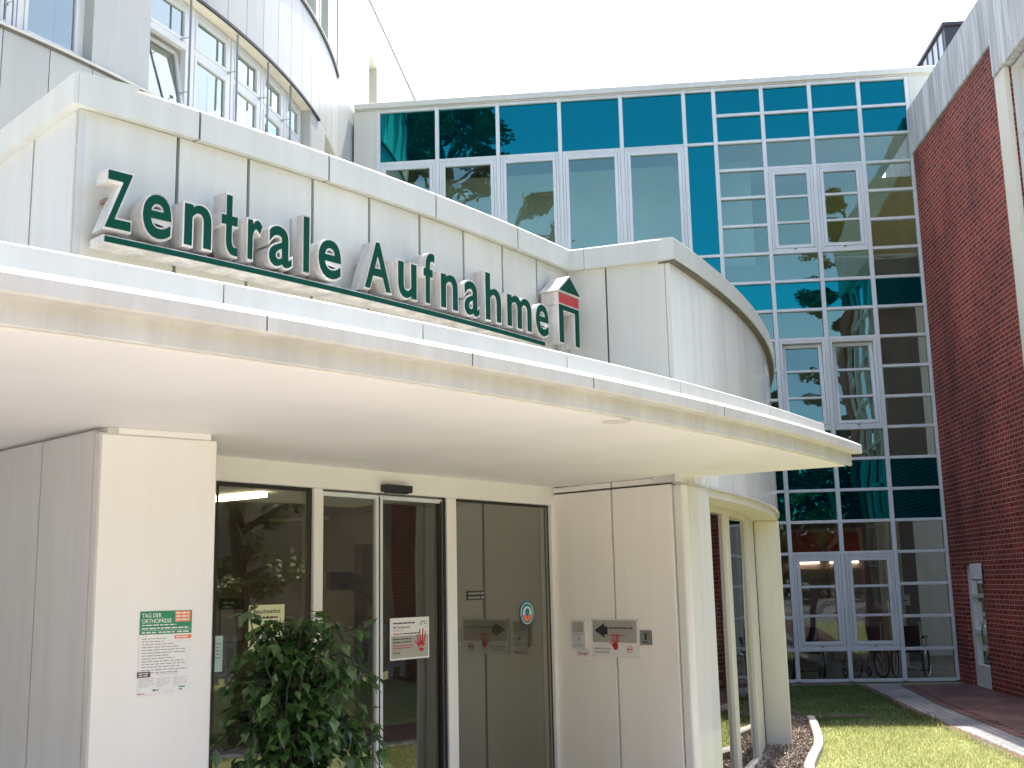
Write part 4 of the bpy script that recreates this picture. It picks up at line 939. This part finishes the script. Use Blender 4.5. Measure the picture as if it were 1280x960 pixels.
# arrow sign, intercom and plate on the porch panel wall
s0, s1, zbm, zt = .408, .888, 1.262, 1.560
ar = board('arrow_sign', TQ, s0, s1, zbm, zt, .006, M['paper'], 'white and grey information sign with black arrow and red hand on the porch wall', 'sign', .004)
d = .0108
prt('grey_field', lambda b: prect(b, s0+.012, s1-.022, zt-.185, zt-.012, d), TQ, M['pbeige'], ar)
zc = zt-.092
prt('black_arrow', lambda b: b.poly([(s0+.03,d+.001,zc),(s0+.135,d+.001,zc+.058),(s0+.135,d+.001,zc+.032),(s0+.168,d+.001,zc+.032),(s0+.168,d+.001,zc-.032),(s0+.135,d+.001,zc-.032),(s0+.135,d+.001,zc-.058)]), TQ, M['ink'], ar)
prt('grey_text', lambda b: put_text(b, 'CORONAVIRUS', s0+.18, zc-.022, .024, .265, d+.001), TQ, M['inkg'], ar)
prt('black_text', lambda b: (bars(b, s0+.18, s0+.42, zc+.014, .011, d+.001, 120), put_text(b, 'Melden Sie sich', s0+.03, zbm+.058, .013, .16, d+.001, .012), put_text(b, 'Krankenhaus', s0+.03, zbm+.032, .013, .15, d+.001, .012)), TQ, M['ink'], ar)
prt('red_text', lambda b: bars(b, s0+.18, s0+.34, zc-.042, .008, d+.001, 121), TQ, M['pred'], ar)
prt('red_hand', lambda b: hand_shape(b, s0+.245, zbm+.115, .135, d+.002), TQ, M['pred'], ar)
mb = MB(TQ); mb.ring((s0+.385, d, zbm+.062), .026, .003, Vector((0,1,0)), 24, 6); mb.build('oval_emblem', M['porange'], ar)
prt('emblem_text', lambda b: bars(b, s0+.365, s0+.405, zbm+.057, .010, d+.001, 122), TQ, M['pred'], ar)
mb = MB(TQ)
for a, z in ((s0+.008,zt-.008),(s1-.012,zt-.008),(s0+.008,zbm+.004),(s1-.012,zbm+.004)): mb.box(a-.004,a+.004,.0095,.014,z-.004,z+.004)
mb.build('screws', M['steel'], ar)
ic = thing('intercom', 'white intercom panel with speaker and bell button left of the arrow sign', 'intercom', TQ(.285,0,1.33))
mb = MB(TQ); mb.box(.208,.360,.0,.032,1.322,1.540); mb.build('housing', M['frame'], ic, .006, seg=2)
mb = MB(TQ); mb.box(.226,.342,.0325,.036,1.452,1.528); mb.build('speaker_grille', M['pbeige'], ic)
mb = MB(TQ); mb.box(.232,.336,.0325,.035,1.432,1.440); mb.build('name_strip', M['inkg'], ic)
mb = MB(TQ); mb.box(.284,.306,.0325,.042,1.385,1.410); mb.build('bell_button', M['inkg'], ic)
mb = MB(TQ); mb.box(.232,.336,.0325,.035,1.345,1.349); mb.build('joint', M['inkg'], ic)
kl = board('bell_sticker', TQ, .232, .372, 1.255, 1.316, .001, M['paper'], 'white sticker with red lettering just below the intercom', 'sticker', .002)
prt('lettering', lambda b: put_text(b, 'Klingel', .252, 1.272, .022, .10, .004, .012), TQ, M['pred'], kl)
np_ = board('number_plate', TQ, .897, 1.012, 1.362, 1.472, .006, M['steel'], 'small square grey plate with a black 1 right of the arrow sign', 'sign', .004)
prt('numeral', lambda b: (put_text(b, '1', .945, 1.402, .048, .018, .011, .02), bars(b, .92, .975, 1.378, .010, .011, 130)), TQ, M['ink'], np_)

# ------------------------------------------------------------------ shrub in planter
def leaf(mb, p, d, up, L, W):
    d = d.normalized(); s = d.cross(up); s = s.normalized() if s.length > 1e-4 else d.orthogonal().normalized(); n = s.cross(d)
    a = p; b = p + d*L*.45 + s*W*.5 + n*L*.07; c = p + d*L + n*(-.10*L); e = p + d*L*.45 - s*W*.5 + n*L*.07; m = p + d*L*.5
    ia, ib, ic_, ie, im = [mb.pt(x) for x in (a, b, c, e, m)]
    mb.face((ia, ib, im)); mb.face((ib, ic_, im)); mb.face((ia, im, ie)); mb.face((im, ic_, ie))
sc_ = Vector((-1.16, 6.02, 0))
sh = thing('shrub', 'bushy dark green shrub with drooping leaves in a planter before the left door pane', 'shrub', sc_)
mb = MB(); mb.T = lambda x, y, z: (sc_.x+x, sc_.y+y, z)
mb.lathe([(.15,0),(.24,.62),(.26,.64),(.26,.68),(.235,.68),(.23,.60),(.0,.60)], 28); pl = mb.build('planter', M['pot']); tag(pl, 'round dark planter holding the shrub by the entrance', 'planter')
lm, tm = MB(), MB(); rn = random.Random(21)
for b in range(84):
    az = rn.uniform(0, 2*math.pi); reach = rn.uniform(.10, .50); hgt = rn.uniform(.55, 1.24)
    if rn.random() < .3: reach *= .5; hgt = rn.uniform(.95, 1.16)
    z0 = .60; path = []
    droop = rn.uniform(.10, .55)*reach/.45
    for t in range(9):
        u = t/8; r_ = reach*(u**1.15); z = z0 + hgt*(1-(1-u)**2.0) - droop*max(0, u-.55)**1.3*2.1
        wob = .025*math.sin(u*7+b)
        path.append(sc_ + Vector((r_*math.cos(az+wob*3)+wob, r_*math.sin(az)*.85+wob, z)))
    tm.tube(path, [.006*(1-.8*t/8)+.001 for t in range(9)], 5)
    for t in range(2, 9):
        for q in range(rn.randint(2, 4)):
            u = rn.random(); p = path[t-1].lerp(path[t], u); dv = (path[t]-path[t-1]).normalized()
            sd = Vector((rn.uniform(-1,1), rn.uniform(-1,1), rn.uniform(-.7,.25)))
            L = rn.uniform(.055,.12); d2 = (dv*.5 + sd.normalized()*.9 + Vector((0,0,-.35)))
            leaf(lm, p + sd*.012, d2, Vector((rn.uniform(-.3,.3), rn.uniform(-.3,.3), 1)), L, L*rn.uniform(.48,.66))
for q in range(480):   # dense inner leaves
    az = rn.uniform(0, 6.28); r_ = .34*math.sqrt(rn.random()); z = rn.uniform(.78, 1.58)
    p = sc_ + Vector((r_*math.cos(az), r_*math.sin(az)*.9, z)); L = rn.uniform(.06,.11)
    leaf(lm, p, Vector((math.cos(az)*.6+rn.uniform(-.6,.6), math.sin(az)*.6+rn.uniform(-.6,.6), rn.uniform(-.9,.1))), Vector((rn.uniform(-.3,.3), rn.uniform(-.3,.3), 1)), L, L*.6)
tm.build('stems', M['twig'], sh, fix=False); lm.build('foliage', M['leafS'], sh, fix=False)

# ------------------------------------------------------------------ trees behind the viewer, mirrored in the glass
def tree(name, label, x, y, h, cr, base, n, seed, ml, group=None, lean=(0,0), ls=(.16,.30)):
    rn = random.Random(seed); t = thing(name, label, 'tree', (x, y, 0), group)
    tm, lm = MB(), MB(); O = Vector((x, y, 0)); top = O + Vector((lean[0], lean[1], h*.86))
    tr = h*.016+.06
    tm.tube([O, O.lerp(top,.3)+Vector((.15,.1,0)), O.lerp(top,.62)-Vector((.1,.12,0)), top], [tr, tr*.78, tr*.5, tr*.12], 10)
    cl = []
    nb = max(14, int(cr*7))
    for b in range(nb):
        u = rn.uniform(base/h, .95); p = O.lerp(top, u); az = rn.uniform(0, 6.28)
        shape = math.sin(math.pi*min(1, max(.08, (u-base/h)/(1-base/h)*.86+.12)))**.7
        q = p + Vector((math.cos(az)*cr*shape*rn.uniform(.55,1), math.sin(az)*cr*shape*rn.uniform(.55,1), rn.uniform(.3,1.2)*cr*.35))
        mid = p.lerp(q, .5) + Vector((0,0,cr*.06)); tm.tube([p, mid, q], [tr*.35, tr*.2, tr*.06], 6)
        for _ in range(3): cl.append((p.lerp(q, rn.uniform(.5, 1.08)) + Vector((rn.uniform(-1,1),rn.uniform(-1,1),rn.uniform(-1,1)))*cr*.14, cr*rn.uniform(.12,.24)))
    tm.build('trunk', M['bark'], t, smooth=True, fix=False)
    for k in range(n):
        c, r_ = cl[rn.randrange(len(cl))]; v = Vector((rn.gauss(0,1), rn.gauss(0,1), rn.gauss(0,1))).normalized()*r_*(rn.random()**.45); v.z *= .75
        p = c + v; s = rn.uniform(*ls); a = Vector((rn.uniform(-1,1),rn.uniform(-1,1),rn.uniform(-.6,.6))).normalized()*s*.5; b = a.orthogonal().normalized()*s*.34
        lm.poly([p-a, p+b, p+a, p-b])
    lm.build('crown', ml, t, fix=False); return t
G_ = 'trees behind the viewer mirrored in the glass'
tree('tall_tree', 'tallest broadleaf tree, mirrored in the upper left teal panels', -9.8, -10.5, 31, 4.9, 12.5, 24000, 1, M['leafA'], ls=(.2,.36))
tree('tall_tree', 'leaning broadleaf tree mirrored below the tallest one in the left windows', -7.6, -12.5, 25.5, 3.4, 12.5, 17000, 2, M['leafA'], lean=(1.0,0))
tree('slim_tree', 'slim broadleaf tree mirrored in the right casements of the glass grid', 9.7, -11.5, 23.5, 2.5, 7, 11000, 3, M['leafA'], ls=(.12,.22))
tree('slim_tree', 'tall thin tree mirrored in the top right corner panes', 12.7, -11.8, 28, 2.0, 12, 7000, 4, M['leafA'], ls=(.12,.22))
for k, (x, y, h, r_) in enumerate(((3.2,-26,17,4.2),(8.6,-30,17.5,4.6),(14.5,-27,18,4.4),(-3.5,-28,17,4.4),(-11,-27,19,4.6),(20,-26,18,4.6))):
    tree('dark_tree', ('dark dense tree of the row mirrored low in the glass grid', ) [0], x, y, h, r_, 1.5, 13000, 20+k, M['leafB'], 'row of dark trees behind the viewer', ls=(.25,.45))
tree('young_conifer', 'young light green tree beside the path, mirrored in the entrance doors', 5.75, 7.3, 4.9, 1.35, 1.9, 4200, 40, M['leafY'], ls=(.05,.11))
# far wood: dense dark thicket closing the view behind the viewer
mb = MB(); rn = random.Random(77)
for k in range(26000):
    x = rn.uniform(-38, 42); top = 11.5 + 2.2*math.sin(x*.45) + 1.6*math.sin(x*1.3+1) + 1.0*math.sin(x*2.9)
    z = top*(rn.random()**.8); y = -34 - rn.uniform(0, 2.2) + 1.0*math.sin(x*1.1+z*.8)
    sz = rn.uniform(.35,.75); a = Vector((rn.uniform(-1,1), rn.uniform(-.6,.6), rn.uniform(-.8,.8))).normalized()*sz*.5; b = a.orthogonal().normalized()*sz*.36; p = Vector((x,y,z))
    mb.poly([p-a,p+b,p+a,p-b])
kind(mb.build('far_wood', M['leafB'], fix=False), 'stuff')
